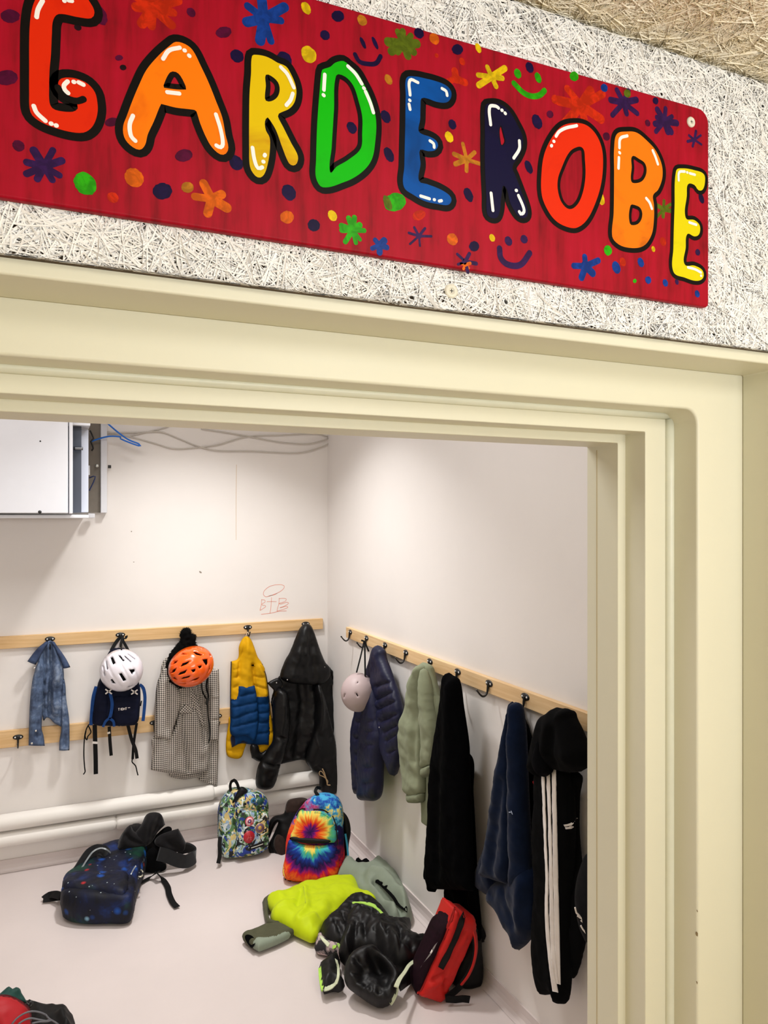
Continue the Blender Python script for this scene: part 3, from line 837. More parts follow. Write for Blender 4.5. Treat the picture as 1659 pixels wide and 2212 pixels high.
PF = Fr(hit(974, 629, Vector((0, YP - 0.002, 0)), Vector((0, -1, 0))), (1, 0, 0), (0, 0, 1))
s = washer_screw('panel_screw', None, PF, (0, 0), 0.0115)
tag(s, 'round ivory washer screw in the wood-wool board between red sign and door frame', 'screw')
# ------------------------------------------------------------------ shared materials
BLACK = rgb(15, 15, 16)
M_BLK = fabric('black_cotton', rgb(6, 6, 7), 0.95, 0.25, 40, 700, 0.0, 0.25, 0.08)
M_BLK2 = fabric('black_nylon', rgb(8, 8, 9), 0.6, 0.3, 30, 900, 0.0, 0.2, 0.25)
M_WEB = fabric('black_webbing', rgb(9, 9, 10), 0.7, 0.2, 200, 1200, 0.0, 0.4, 0.2)
M_IRON = plain('black_iron', rgb(14, 14, 15), 0.38, 0.0, 0.5)
M_DOT = plain('screw_head_white', rgb(235, 235, 232), 0.3, 0.0)
def wood_mat(name, c1, c2, along='X'):
    t = NT(name)
    mp_ = t.mapping((3, 60, 60) if along == 'X' else (60, 3, 60))
    g = t.noise(1.0, 5, 0.6, mp_, 0.6); k = t.noise(3, 2)
    t.color(t.ramp(t.math('ADD', t.math('MULTIPLY', g, 0.75), t.math('MULTIPLY', k, 0.25)), [(0.3, c2), (0.62, c1)]))
    t.set(Roughness=0.5); t.bump(g, 0.1, 0.0006)
    return t.m
M_PINE = wood_mat('varnished_pine', rgb(228, 192, 142), rgb(206, 164, 108))
M_PINE2 = wood_mat('pale_pine', rgb(232, 200, 154), rgb(208, 168, 116))

# ------------------------------------------------------------------ coat rails and hooks
def hook_template():
    """Cast double-screw hook; local z points out of the wall, y up."""
    k = 20; V = []; Fs = []
    for q, (s_, z) in enumerate(((1, 0), (1, 0.002), (0.82, 0.004), (0.0, 0.0048))):
        for j in range(k):
            a = 2*math.pi*j/k; V.append((0.024*s_*math.cos(a), 0.0125*s_*math.sin(a), z))
    for q in range(3):
        for j in range(k):
            n_ = (j+1) % k; Fs.append((q*k+j, q*k+n_, (q+1)*k+n_, (q+1)*k+j))
    g1 = (V, Fs)
    g2 = tube_geo([(0, 0.002, 0.004), (0, -0.014, 0.006), (0, -0.032, 0.009), (0, -0.044, 0.018), (0, -0.045, 0.030), (0, -0.034, 0.043), (0, -0.022, 0.052)], [0.0055, 0.005, 0.0042, 0.004, 0.004, 0.0034, 0.003], 0.004, 10)
    g3 = sphere_geo((0, -0.0215, 0.0525), 0.0045, 10)
    V, Fs, _ = join([g1, g2, g3])
    return V, Fs
HOOKV, HOOKF = hook_template()
SCV, SCF = sphere_geo((0, 0, 0), 0.0042, 10, (1, 1, 0.5))
hook_me = None
def add_hook(rail, base, fr, p):
    global hook_me
    if hook_me is None:
        o = link('hook', HOOKV, HOOKF, M_IRON, rail, fr, True)
        s1 = link('screw', SCV, SCF, M_DOT, o, None); s1.location = (-0.013, 0.0, 0.0045)
        s2 = s1.copy(); COL.objects.link(s2); s2.parent = o; s2.location = (0.013, 0.0, 0.0045)
        hook_me = (o, s1)
    else:
        o = hook_me[0].copy(); COL.objects.link(o); o.parent = rail; o.rotation_euler = fr.rot()
        for sx in (-0.013, 0.013):
            c = hook_me[1].copy(); COL.objects.link(c); c.parent = o; c.location = (sx, 0.0, 0.0045)
    o.location = Vector(p) - base
    return o

def rail_back(px0, px1, ytop, ybot, x0, label, hooks, mat, th=0.021):
    P0 = hit(px1, ytop, Vector((0, YB - th, 0)), Vector((0, -1, 0))); P1 = hit(px1, ybot, Vector((0, YB - th, 0)), Vector((0, -1, 0)))
    zt, zb = P0.z, P1.z
    r = thing('coat_rail', ((x0 + P0.x) / 2, YB, (zt + zb) / 2), label, 'coat rail')
    fr = Fr(r.location, (1, 0, 0), (0, 0, 1)); hw = (P0.x - x0) / 2; hh = (zt - zb) / 2
    box('rail_board', r, mat, -hw, hw, -hh, hh, 0.0, th, 0.003, fr)
    for px in hooks:
        h = hit(px, 1400, Vector((0, YB - th, 0)), Vector((0, -1, 0)))
        add_hook(r, r.location, Fr((0, 0, 0), (1, 0, 0), (0, 0, 1)), (h.x, YB - th, (zt + zb) / 2 + 0.006))
    return r
rail_back(0, 698, 1336, 1359, -1.9, 'long pine coat rail on the back wall, the upper one with jackets and helmets', [108, 260, 401, 535, 660], M_PINE)
rb = rail_back(0, 620, 1517, 1549, -1.4, 'lower pine coat rail on the back wall, half hidden behind hanging coats', [39, 333, 470], M_PINE)
zc = 0
def rail_right():
    th = 0.021
    pa = hit(747, 1354, Vector((XR - th, 0, 0)), Vector((-1, 0, 0))); pb = hit(747, 1377, Vector((XR - th, 0, 0)), Vector((-1, 0, 0)))
    y1 = pa.y; y0 = YROOM + 0.06; zt, zb = pa.z, pb.z
    r = thing('coat_rail', (XR, (y0 + y1) / 2, (zt + zb) / 2), 'pine coat rail along the bare side wall, running from the corner to the door frame', 'coat rail')
    fr = Fr(r.location, (0, -1, 0), (0, 0, 1)); hw = (y1 - y0) / 2; hh = (zt - zb) / 2
    box('rail_board', r, M_PINE2, -hw, hw, -hh, hh, 0.0, th, 0.003, fr)
    for px in (757, 792, 832, 877, 929, 989, 1057, 1135, 1228):
        h = hit(px, 1400, Vector((XR - th, 0, 0)), Vector((-1, 0, 0)))
        add_hook(r, r.location, Fr((0, 0, 0), (0, -1, 0), (0, 0, 1)), (XR - th, h.y, (zt + zb) / 2 + 0.010))
rail_right()

# ------------------------------------------------------------------ heating pipes along the back wall
M_PIPE = paint_mat('white_pipe_lagging', rgb(238, 234, 228), 0.015, 0.5, 0.25, 60)
def pipe(label, py, r, off, sleeves):
    n = Vector((0, -1, 0)); o = Vector((0, YB - off, 0))
    z = hit(0, py, o, n).z
    t = thing('heating_pipe', (0, YB - off, z), label, 'pipe')
    tube('pipe_run', t, M_PIPE, [(-2.55, YB - off, z), (0, YB - off, z), (XR - 0.005, YB - off, z)], r * 0.72, 0.3, 20)
    for (xa, xb) in sleeves:
        V = []; Fs = []; k = 22
        rings = [(xa, r * 0.74), (xa + 0.004, r * 0.93), (xa + 0.014, r), (xb - 0.014, r), (xb - 0.004, r * 0.93), (xb, r * 0.74)]
        for (x, rr) in rings:
            for j in range(k): V.append((x, YB - off + rr * math.cos(2*math.pi*j/k), z + rr * math.sin(2*math.pi*j/k)))
        for q in range(len(rings) - 1):
            for j in range(k):
                m_ = (j + 1) % k; Fs.append((q*k+j, q*k+m_, (q+1)*k+m_, (q+1)*k+j))
        link('lagging_sleeve', V, Fs, M_PIPE, t, None, True)
    return z
def xb(px, off): return hit(px, 1700, Vector((0, YB - off, 0)), Vector((0, -1, 0))).x
z1 = pipe('upper of the two white lagged pipes low on the back wall', 1778, 0.040, 0.062, [(-2.5, xb(462, 0.07)), (xb(492, 0.07), xb(745, 0.07))])
z2 = pipe('lower of the two white lagged pipes, just above the floor by the back wall', 1815, 0.036, 0.058, [(-2.5, xb(250, 0.06)), (xb(251, 0.06), xb(745, 0.06))])

# ------------------------------------------------------------------ wall cabinet, upper left
M_CAB = plain('white_powder_coat', rgb(226, 227, 233), 0.35, 0.0, 0.4, 0.01)
M_CABD = plain('blue_grey_steel', rgb(70, 76, 90), 0.45, 0.2)
M_CABG = plain('grey_galvanised_mesh', rgb(120, 112, 102), 0.55, 0.3, var=0.1)
YF = YB - 0.52                              # front of the cabinet
def xz(px, py, y):
    h = hit(px, py, Vector((0, y, 0)), Vector((0, -1, 0))); return h.x, h.z
cab = thing('wall_cabinet', (0, YB, 1.9), 'white open-sided metal network cabinet hung high on the back wall', 'wall cabinet')
XW0 = -0.62; CABTOP = 2.5
fx, fz = xz(147, 1109, YF)
box('front_panel', cab, M_CAB, XW0, fx, YF, YF + 0.018, fz, CABTOP, 0.004)
gx, gz = xz(157, 1110, YF + 0.02)
box('front_lip', cab, M_CAB, fx + 0.004, gx, YF + 0.003, YF + 0.05, fz - 0.002, CABTOP, 0.004)
mx, mz = xz(176, 1108, YF + 0.09)
box('inner_panel', cab, M_CABD, XW0, mx, YF + 0.10, YF + 0.14, fz + 0.004, CABTOP - 0.1)
ux, uz = xz(191, 1108, YF + 0.15)
box('swing_frame', cab, plain('pale_blue_steel', rgb(206, 212, 228), 0.35, 0.0), mx - 0.02, ux, YF + 0.145, YF + 0.17, fz + 0.006, xz(180, 928, YF + 0.15)[1], 0.003)
box('top_cover', cab, M_CAB, XW0, ux + 0.004, YF + 0.06, YB - 0.02, xz(180, 924, YF + 0.15)[1], CABTOP, 0.003)
bx, bz = xz(217, 1107, YB - 0.03); ex_, ez = xz(231, 1108, YB - 0.035)
box('back_plate', cab, M_CABG, XW0, ex_ - 0.01, YB - 0.022, YB - 0.004, bz, CABTOP)
box('mounting_flange', cab, M_CAB, bx, ex_, YB - 0.045, YB - 0.003, ez, CABTOP, 0.003)
box('bottom_tray', cab, M_CAB, XW0, ux - 0.005, YF + 0.03, YB - 0.004, fz - 0.022, fz - 0.006, 0.003)
tx0, tz0 = xz(190, 1119, YB - 0.06); tx1, tz1 = xz(205, 1111, YB - 0.06)
box('bottom_tab', cab, M_CAB, tx0, tx1, YB - 0.07, YB - 0.03, tz0, tz1 + 0.004, 0.003)
M_BOLT = plain('bolt_dark', rgb(20, 20, 20), 0.4)
for (px, py, y, r) in ((86, 1106, YF, 0.0075), (87, 953, YF, 0.0035)):
    x, z = xz(px, py, y); V, Fs = sphere_geo((x, y - 0.001, z), r, 12, (1, 0.6, 1)); link('bolt', V, Fs, M_BOLT, cab)
x, z = xz(236, 1008, YB - 0.03); box('latch_bolt', cab, M_BOLT, x - 0.006, x + 0.009, YB - 0.035, YB - 0.02, z - 0.008, z + 0.008, 0.002)
x, z = xz(209, 1006, YB - 0.05); V, Fs = sphere_geo((x, YB - 0.05, z), 0.010, 12); link('steel_knob', V, Fs, plain('bright_steel', rgb(225, 228, 222), 0.2, 0.9), cab)
x, z = xz(164, 969, YF + 0.09); V, Fs = tube_geo([(x - 0.01, YF + 0.08, z), (x + 0.03, YF + 0.08, z)], 0.008, 0.01, 12); link('lock_barrel', V, Fs, plain('lock_steel', rgb(120, 122, 128), 0.25, 0.9), cab)
x, z = xz(192, 1016, YB - 0.12); box('hinge', cab, M_CAB, x - 0.004, x + 0.004, YB - 0.13, YB - 0.11, z - 0.024, z + 0.024, 0.002)
M_BCAB = plain('dark_blue_cable', rgb(14, 40, 92), 0.4)
def wire(name, parent, mat, zpts, r, off):
    offs = off if isinstance(off, list) else [off] * len(zpts)
    P = [hit(p[0], p[1], Vector((0, YB - o, 0)), Vector((0, -1, 0))) for p, o in zip(zpts, offs)]
    return tube(name, parent, mat, P, r, 0.012, 8)
wire('cable', cab, M_BCAB, ZQ('1228,845 1290,820 1315,825 1290,900 1240,1000 1232,1020'), 0.003, 0.07)
wire('cable', cab, M_BOLT, ZQ('1240,190 1265,240 1290,300 1250,345 1275,400 1285,440 1265,470'), 0.004, 0.07)

c = wire('data_cable', None, plain('bright_blue_cable', rgb(24, 112, 214), 0.4), ZQ('1250,345 1380,300 1520,270 1660,280') + ZW('600,110 660,135 700,147 690,135 640,115 590,80 540,38 500,5'), 0.0042, [0.06, 0.07, 0.08, 0.08, 0.085, 0.085, 0.085, 0.085, 0.085, 0.085, 0.085, 0.085])
tag(c, 'bright blue data cable looping out beside the wall cabinet', 'cable')
M_GCAB = plain('grey_cable', rgb(196, 190, 182), 0.5)
for i, (t, lb) in enumerate((('525,90 640,95 740,75 840,50', 'grey cable rising from the cabinet towards the ceiling'), ('525,75 640,98 760,130 860,158 960,155 1080,140 1230,100 1400,92 1560,85 1632,100', 'grey cable that sags, rises again and runs into the corner'),
        ('525,82 700,78 800,76 880,105 980,145 1080,168 1260,172 1480,180 1600,150 1640,130', 'lowest sagging grey cable under the ceiling'), ('1000,60 1100,75 1250,100 1380,125 1520,135 1600,120 1632,108', 'thin grey cable joining the bundle at the corner'))):
    c = wire('grey_cable', None, M_GCAB, ZW(t), 0.0035, 0.008 + 0.002 * i); tag(c, lb, 'cable', 'grey cables high on the back wall')

# writing and marks on the back wall
wb = bpy.data.objects['wall_back']
WF = Fr((0.9, YB - 0.0006, 1.3), (1, 0, 0), (0, 0, 1))
def wl(t): return [tuple(WF.l(p[0], p[1])) for p in t]
ZM = lambda t: Z(540, 1040, 7.375, t)
g = []
for s_ in ('430,1780 400,1800 320,1820 250,1835 215,1800 230,1740 320,1670 450,1645 540,1660 540,1700 470,1760 380,1800 300,1830', '185,1880 180,1960 160,2050', '185,1885 235,1890 240,1920 190,1960 250,1985 215,2020 160,2055', '345,1850 335,1980 320,2100', '270,1915 340,1912 420,1915', '465,1860 460,1940 430,2060',
           '465,1865 575,1870 560,1910 470,1950 610,1930 540,1990 480,2010 600,1995 520,2040 430,2065', '180,2115 320,2100 460,2070 580,2060'):
    g.append(band(smooth_path(wl(ZM(s_)), False, 0.004), 0.0026, 0.0))
V, Fs, _ = join(g); o = link('crayon_scribble', V, Fs, plain('red_crayon', rgb(226, 148, 128), 0.9, var=0.1, scale=300), None, WF, False); o.parent = wb; struct(o)
g = [band(smooth_path(wl(PX('511,1004 510,1080 510,1166')), False, 0.02), 0.0022, 0.0)]
V, Fs, _ = join(g); o = link('wall_crack', V, Fs, plain('rust_line', rgb(206, 178, 142), 0.9), None, WF, False); o.parent = wb; struct(o)
g = [disc(WF.l(433, 1236), 0.009, 0.004, 0, -0.8, 9, 0.3, 1), disc(WF.l(284, 1148), 0.003, 0.003, 0), disc(WF.l(289, 1214), 0.003, 0.002, 0)]
V, Fs, _ = join(g); o = link('wall_scuff', V, Fs, plain('scuff_grey', rgb(140, 130, 118), 0.9), None, WF, False); o.parent = wb; struct(o)
# ------------------------------------------------------------------ hanging clothes: materials
def denim_mat():
    t = NT('washed_denim'); n1 = t.noise(9, 4, 0.6); n2 = t.noise(70, 3)
    c = t.ramp(t.math('ADD', t.math('MULTIPLY', n1, 0.7), t.math('MULTIPLY', n2, 0.3)), [(0.32, rgb(46, 58, 84)), (0.52, rgb(82, 100, 130)), (0.68, rgb(136, 150, 172))])
    t.color(c); t.set(Roughness=0.85); t.bump(t.noise(700, 2), 0.25, 0.0006); return t.m
M_DENIM = denim_mat()
def denim_dark():
    t = NT('unfaded_denim'); n1 = t.noise(20, 4)
    t.color(t.ramp(n1, [(0.3, rgb(34, 46, 76)), (0.7, rgb(66, 84, 118))])); t.set(Roughness=0.85); t.bump(t.noise(700, 2), 0.25, 0.0006); return t.m
M_DENIM2 = denim_dark()
def hounds(rot=0.0, p=0.0105):
    t = NT('houndstooth_wool%s' % ('_bias' if rot else ''))
    s = t.n('ShaderNodeSeparateXYZ'); v = t.mapping((1 / p, 1 / p, 1 / p), (0, 0, rot)); s_in = t.put(s.inputs[0], v)
    fx = t.math('FRACT', s.outputs[0]); fy = t.math('FRACT', s.outputs[1])
    a = t.math('LESS_THAN', fx, 0.5); b = t.math('LESS_THAN', fy, 0.5)
    tw = t.math('LESS_THAN', t.math('FRACT', t.math('MULTIPLY', t.math('ADD', s.outputs[0], s.outputs[1]), 2.0)), 0.5)
    both = t.math('MULTIPLY', a, b); one = t.math('MULTIPLY', t.math('ABSOLUTE', t.math('SUBTRACT', a, b)), tw)
    k = t.math('MINIMUM', t.math('ADD', both, one), 1.0)
    t.color(t.mix(k, rgb(210, 201, 190), rgb(22, 19, 21))); t.set(Roughness=0.9)
    t.bump(t.noise(600, 2), 0.3, 0.0006); return t.m
M_HT = hounds(); M_HTB = hounds(0.75)
M_FUR = fabric('black_faux_fur', rgb(6, 6, 6), 1.0, 0.4, 160, 260, 0.0, 1.0, 0.1)
M_NAVYB = fabric('navy_backpack_nylon', rgb(10, 15, 36), 0.75, 0.25, 25, 900, 0.0, 0.2, 0.15)
M_BLUEW = fabric('royal_blue_webbing', rgb(18, 62, 124), 0.65, 0.15, 60, 1200, 0.05, 0.4)
M_WHITE = plain('white_shell', rgb(232, 228, 236), 0.28, 0, 0.5, coat=0.4)
M_ORG = plain('orange_shell', rgb(246, 96, 20), 0.22, 0, 0.5, coat=0.5)
M_LILAC = plain('lilac_shell', rgb(176, 158, 158), 0.5, 0, 0.4)
M_LINER = plain('black_foam_liner', rgb(14, 14, 14), 0.9)
M_YEL = fabric('mustard_yellow_nylon', rgb(208, 156, 8), 0.7, 0.10, 18, 800, 0.0, 0.2, 0.15)
M_BLU = fabric('petrol_blue_nylon', rgb(8, 52, 98), 0.7, 0.14, 18, 800, 0.0, 0.2, 0.15)
M_NVD = fabric('dark_lining', rgb(16, 20, 44), 0.8, 0.2)
M_LEA = plain('black_leather', rgb(6, 6, 7), 0.42, 0, 0.3, 0.3, 14, 0.35, 120)
M_NAVP = fabric('navy_puffer_nylon', rgb(17, 20, 48), 0.5, 0.15, 16, 800, 0.0, 0.2, 0.3)
M_SAGE = fabric('sage_cotton', rgb(132, 138, 113), 0.9, 0.07, 18, 600, 0.05, 0.25, 0.1)
M_SAGED = fabric('sage_rib', rgb(124, 130, 106), 0.9, 0.07, 18, 600, 0.05, 0.25, 0.1)
M_DRESS = fabric('black_jersey', rgb(3, 3, 4), 0.95, 0.2, 20, 700, 0.0, 0.25, 0.04)
M_FLE = fabric('dark_blue_fleece', rgb(9, 22, 46), 0.95, 0.22, 28, 420, 0.10, 0.5, 0.08)
M_FLE2 = fabric('dark_blue_fleece_inside', rgb(8, 18, 40), 0.95, 0.2, 28, 420, 0.08, 0.5, 0.08)
M_STRIPE = fabric('white_stripe_tape', rgb(236, 230, 226), 0.6, 0.04)
M_TWINE = plain('beige_twine', rgb(178, 148, 110), 0.9)
M_STUD = plain('silver_snap', rgb(210, 208, 204), 0.25, 0.9)

def studs(name, parent, mat, fr, pts, lift, r=0.006, flat=0.5):
    for p in pts:
        c = fr.l(p[0], p[1], lift)
        V, Fs = sphere_geo((0, 0, 0), r, 10, (1, 1, flat))
        o = link(name, V, Fs, mat, parent, fr)
        o.location = fr.w(c[0], c[1], lift) - wloc(parent)

# ------------------------------------------------------------------ denim jacket
f = fr_back(105, 1500, 0.045); t = thing('denim_jacket', f.o, 'short faded blue denim jacket hanging by its collar', 'jacket')
pillow('back_panel', t, M_DENIM, f, ZD('375,240 300,300 240,420 225,560 230,800 265,1000 285,1140 300,1205! 345,1160 430,1230 515,1275! 540,1000 545,760 535,560 490,420 430,290'), 0.022, 0.02, 0.03,
       folds=[(ZD('385,260 390,420 385,620 375,900 372,1100'), -0.040, 0.010), (ZD('330,300 310,420 330,620 300,760'), -0.030, 0.010), (ZD('430,330 470,520 450,700'), 0.010, 0.014), (ZD('360,320 350,500 345,800 330,1000'), 0.012, 0.014), (ZD('470,640 420,850 440,1100'), 0.018, 0.016), (ZD('500,500 400,640'), 0.010, 0.01), (ZD('300,900 290,1100 290,1180'), -0.03, 0.012), (ZD('370,900 372,1130'), -0.03, 0.010)],
       wr=(0.014, 16, 80))
pillow('left_sleeve', t, M_DENIM, f.off(0.014), ZD('290,560 250,500 215,540 165,720 135,1000 125,1250 120,1495! 215,1500 315,1500! 300,1380 278,1300 282,1150 292,900 300,700'), 0.026, 0.016, 0.022,
       folds=[(ZD('240,700 225,1000 215,1400'), -0.012, 0.008), (ZD('200,1380 310,1385'), -0.008, 0.006), (ZD('285,560 288,900 280,1140'), -0.02, 0.010)], wr=(0.012, 16, 75))
pillow('right_sleeve', t, M_DENIM, f.off(0.008), ZD('545,700 572,950 605,1180 610,1400 607,1552! 545,1558 485,1555! 487,1450 510,1290 505,1050 518,800'), 0.024, 0.016, 0.02, folds=[(ZD('560,900 565,1200 550,1500'), -0.014, 0.008)], wr=(0.012, 16, 80))
pillow('collar', t, M_DENIM2, f.off(0.016), ZD('345,245 290,280 230,330 170,400 105,490! 150,512 205,532! 250,450 310,340 350,280'), 0.012, 0.008, 0.014, wr=(0.003, 30, 40))
pillow('collar', t, M_DENIM2, f.off(0.016), ZD('400,248 470,320 530,400 580,480 620,560! 575,572 535,576! 510,500 470,420 430,330'), 0.012, 0.008, 0.014, wr=(0.003, 30, 130))
studs('button', t, M_STUD, f, ZD('190,570 208,1320 160,1470'), 0.04, 0.006)

# ------------------------------------------------------------------ navy backpack with white helmet over it
f = fr_back(255, 1500, 0.11); t = thing('backpack', f.o, 'small navy blue backpack with dangling black straps, hanging behind the white helmet', 'backpack')
pillow('pack_body', t, M_NAVYB, f, ZH('310,330 240,470 190,640 150,760 115,950 98,1150 135,1172 300,1182 480,1178 600,1150 632,1000 640,800 620,680 570,500 490,330 400,310'), 0.045, 0.085, 0.05, p=2.6, wr=(0.006, 12, 80))
pillow('front_pocket', t, M_NAVYB, f.off(0.03), ZH('335,850 460,838 605,830 622,1000 590,1135 400,1165 325,1090'), 0.026, 0.02, 0.022, p=2.6, folds=[(ZH('350,900 480,890 600,880'), -0.006, 0.005)])
pillow('side_panel', t, M_NAVYB, f.off(0.02), ZH('205,700 270,740 295,830 290,1050 280,1160 130,1165 115,1050 150,800'), 0.03, 0.02, 0.025, wr=(0.006, 18, 85))
strap('chest_strap', t, M_BLUEW, f, ZH('300,815 322,930 310,1040 288,1105'), 0.015, 0.062)
strap('strap_bow', t, M_BLUEW, f, ZH('288,1100 250,1130 220,1195'), 0.012, 0.06); strap('strap_bow', t, M_BLUEW, f, ZH('290,1098 335,1130 345,1190'), 0.012, 0.062)
strap('side_strap', t, M_BLUEW, f, ZH('145,740 112,860 98,1000 85,1175'), 0.017, 0.005); strap('side_strap', t, M_BLUEW, f, ZH('630,720 672,760 690,860 682,1000 668,1128'), 0.016, -0.01)
strap('white_strap_edge', t, M_STRIPE, f, ZH('645,760 655,820 650,900'), 0.012, -0.012)
for pts, w, lf in (('128,1170 132,1340 138,1545 140,1722', 0.021, 0.0), ('290,1190 298,1350 312,1515', 0.016, 0.03), ('500,1175 540,1330 585,1450 602,1548', 0.017, 0.0), ('598,1150 575,1300 560,1420 552,1555', 0.013, -0.015)):
    strap('hanging_strap', t, M_WEB, f, ZH(pts), w, lf)
for pts in ('62,1165 30,1230 12,1330 6,1500 14,1640 20,1695 0,1725', '55,1180 85,1250 50,1300 40,1340 20,1300 30,1240', '552,1550 545,1585 585,1630 600,1690 612,1735', '655,880 640,960'):
    tube('cord', t, M_WEB, [f.at(p[0], p[1], -0.02) for p in ZH(pts)], 0.0030, 0.006, 6, f)
strap('webbing_keeper', t, M_STRIPE, f, ZH('103,1368 160,1372'), 0.011, 0.004)
strap('buckle', t, M_STUD, f, ZH('268,1265 300,1255'), 0.010, 0.036)
for (cx, cy) in ((283, 798), (572, 803)):
    for d in (-1, 1): strap('lash_tab', t, M_STRIPE, f, ZH('%d,%d %d,%d' % (cx - 36, cy - 26 * d, cx + 36, cy + 26 * d)), 0.0065, 0.068 if cx < 400 else 0.058)
strap('haul_loop', t, M_WEB, f, ZH('428,190 390,215 350,270 312,340'), 0.017, [-0.062, -0.05, -0.03, 0.0]); strap('haul_loop', t, M_WEB, f, ZH('430,190 450,240 478,290 505,345'), 0.014, [-0.062, -0.05, -0.03, 0.0])
strap('haul_loop', t, plain('grey_foam_loop', rgb(150, 142, 140), 0.8), f, ZH('425,215 385,280 365,325'), 0.008, [-0.055, -0.03, 0.0]); strap('haul_loop', t, M_WEB, f, ZH('445,180 425,240 420,300'), 0.013, [-0.055, -0.02, 0.005])
def glyphs(fr, txt, x0, y0, h, z, sp=0.72, sx=None):
    """Block capitals from strokes, in metres on the plane."""
    S = {'T': [[(0, 1), (1, 1)], [(.5, 1), (.5, 0)]], 'I': [[(.5, 0), (.5, 1)]], 'G': [[(1, .8), (.7, 1), (.3, 1), (0, .7), (0, .3), (.3, 0), (.8, 0), (1, .2), (1, .5), (.6, .5)]], 'H': [[(0, 0), (0, 1)], [(1, 0), (1, 1)], [(0, .5), (1, .5)]],
         'A': [[(0, 0), (.5, 1), (1, 0)], [(.2, .4), (.8, .4)]], 'M': [[(0, 0), (0, 1), (.5, .3), (1, 1), (1, 0)]], "'": [[(.3, 1), (.7, 1)], [(.5, 1), (.5, .75)]]}
    g = []; x = x0; w = h * 0.62
    for ch in txt:
        for st in S.get(ch, []):
            g.append(band(np.array([(x + a * w, y0 + b * h) for a, b in st]), h * 0.22, z, False, 0, False))
        x += (w * 0.55 if ch == 'I' else w) + h * 0.20
    return g
c0 = f.l(*ZH('390,1010')[0][:2], 0.058)
g = glyphs(f, 'TIGHT', c0[0], c0[1], 0.0115, 0.060) + [band(np.array([(c0[0] + 0.048 , c0[1] + 0.0095), (c0[0] + 0.056, c0[1] + 0.0095)]), 0.003, 0.060)]
V, Fs, _ = join(g); link('lettering', V, Fs, M_STRIPE, t, f, False)

def helmet(name, label, f, c, a, b, ang, depth, vents, mat, conv, grooves=(), th=0.012, inner=True, squash=2.0):
    """Cycle-helmet shell: an oval dome on plane f with cut-through vents; vents given on the photograph and carried onto the dome."""
    ca, sa = math.cos(ang), math.sin(ang)
    cx, cy = f.l(*c, 0.0)
    k = f.l(c[0] + 100, c[1], 0.0); m_ = abs(k[0] - cx) / 100.0; k2 = f.l(c[0], c[1] + 100, 0.0); m2 = abs(k2[1] - cy) / 100.0
    A = a * m_; B = b * m2
    def rr(x, y):
        dx, dy = x - cx, y - cy; u = (dx * ca + dy * sa) / A; v = (-dx * sa + dy * ca) / B
        return u * u + v * v
    def dome(x, y): return depth * max(0.0, 1 - rr(x, y) ** (squash / 2)) ** 0.5
    def on(px, py):
        z = depth * 0.7
        for _ in range(14):
            x, y = f.l(px, py, z); z = 0.5 * z + 0.5 * dome(x, y)
        return f.l(px, py, z)
    t = thing(name, f.w(cx, cy, 0), label, 'helmet')
    bound = np.array([(cx + A * math.cos(q) * ca - B * math.sin(q) * sa, cy + A * math.cos(q) * sa + B * math.sin(q) * ca) for q in np.linspace(0, 2 * math.pi, 80, endpoint=False)])
    hs = []
    for v in vents:
        q = [tuple(on(p[0], p[1])) for p in conv(v)]
        sp = smooth_path([(x, y) for x, y in q], True, 0.004); sp = 0.55 * sp + 0.45 * smooth_path([(x, y, True) for x, y in q], True, 0.004) if False else smooth_path([(x, y, True) for x, y in q], True, 0.004)
        hs.append(sp)
    P, T = triangulate(bound, hs, 0.006, 5)
    gp = [np.array([on(p[0], p[1]) for p in smooth_path([(p[0], p[1]) for p in conv(g_)], False, 12)]) for g_ in grooves]
    z = np.array([dome(x, y) for x, y in P])
    for g_ in gp: z = z - 0.0045 * np.exp(-(dist_path(P, g_, False) / 0.004) ** 2)
    dh = np.full(len(P), 1.0)
    for h in hs: dh = np.minimum(dh, dist_path(P, h, True))
    z = z - 0.003 * np.exp(-dh / 0.004)
    sh = link('shell', [(x, y, q) for (x, y), q in zip(P, z)], [tuple(q) for q in T], mat, t, f, True)
    m = sh.modifiers.new('shell_thickness', 'SOLIDIFY'); m.thickness = th; m.offset = -1
    if inner:
        V = []; Fs = []; kk = 40; nr = 9
        for i in range(nr + 1):
            q = i / nr
            for j in range(kk):
                w_ = 2 * math.pi * j / kk; u = q * 0.93
                x = cx + u * (A * math.cos(w_) * ca - B * math.sin(w_) * sa); y = cy + u * (A * math.cos(w_) * sa + B * math.sin(w_) * ca)
                V.append((x, y, (depth - 0.034) * max(0, 1 - q ** squash) ** 0.5 - 0.006))
        for i in range(nr):
            for j in range(kk):
                n_ = (j + 1) % kk; Fs.append((i*kk + j, (i+1)*kk + j, (i+1)*kk + n_, i*kk + n_))
        ob = link('foam_liner', V, Fs, M_LINER, t, f, True)
    return t
fh = fr_back(263, 1447, 0.190)
hw = helmet('bike_helmet', 'white vented cycle helmet hanging in front of the navy backpack', fh, (180 + 428 / 5.184, 1340 + 557 / 5.184), 46.5, 45.5, 0.0, 0.105,
       ['300,410 325,400 362,480 332,497', '385,385 410,385 467,450 445,460', '455,400 473,400 545,465 530,470', '478,362 510,368 592,430 580,440', '245,460 258,455 275,550 258,556', '215,515 226,515 242,620 230,626', '400,600 430,592 482,670 450,686',
        '512,553 572,550 576,575 548,610', '303,670 322,658 364,710 315,711', '497,750 520,738 548,728 559,738 522,762'], M_WHITE, ZH, ['300,330 380,420 480,600 560,740', '390,330 500,450 590,600 620,700', '240,420 320,600 420,740', '205,560 280,690 360,770'])
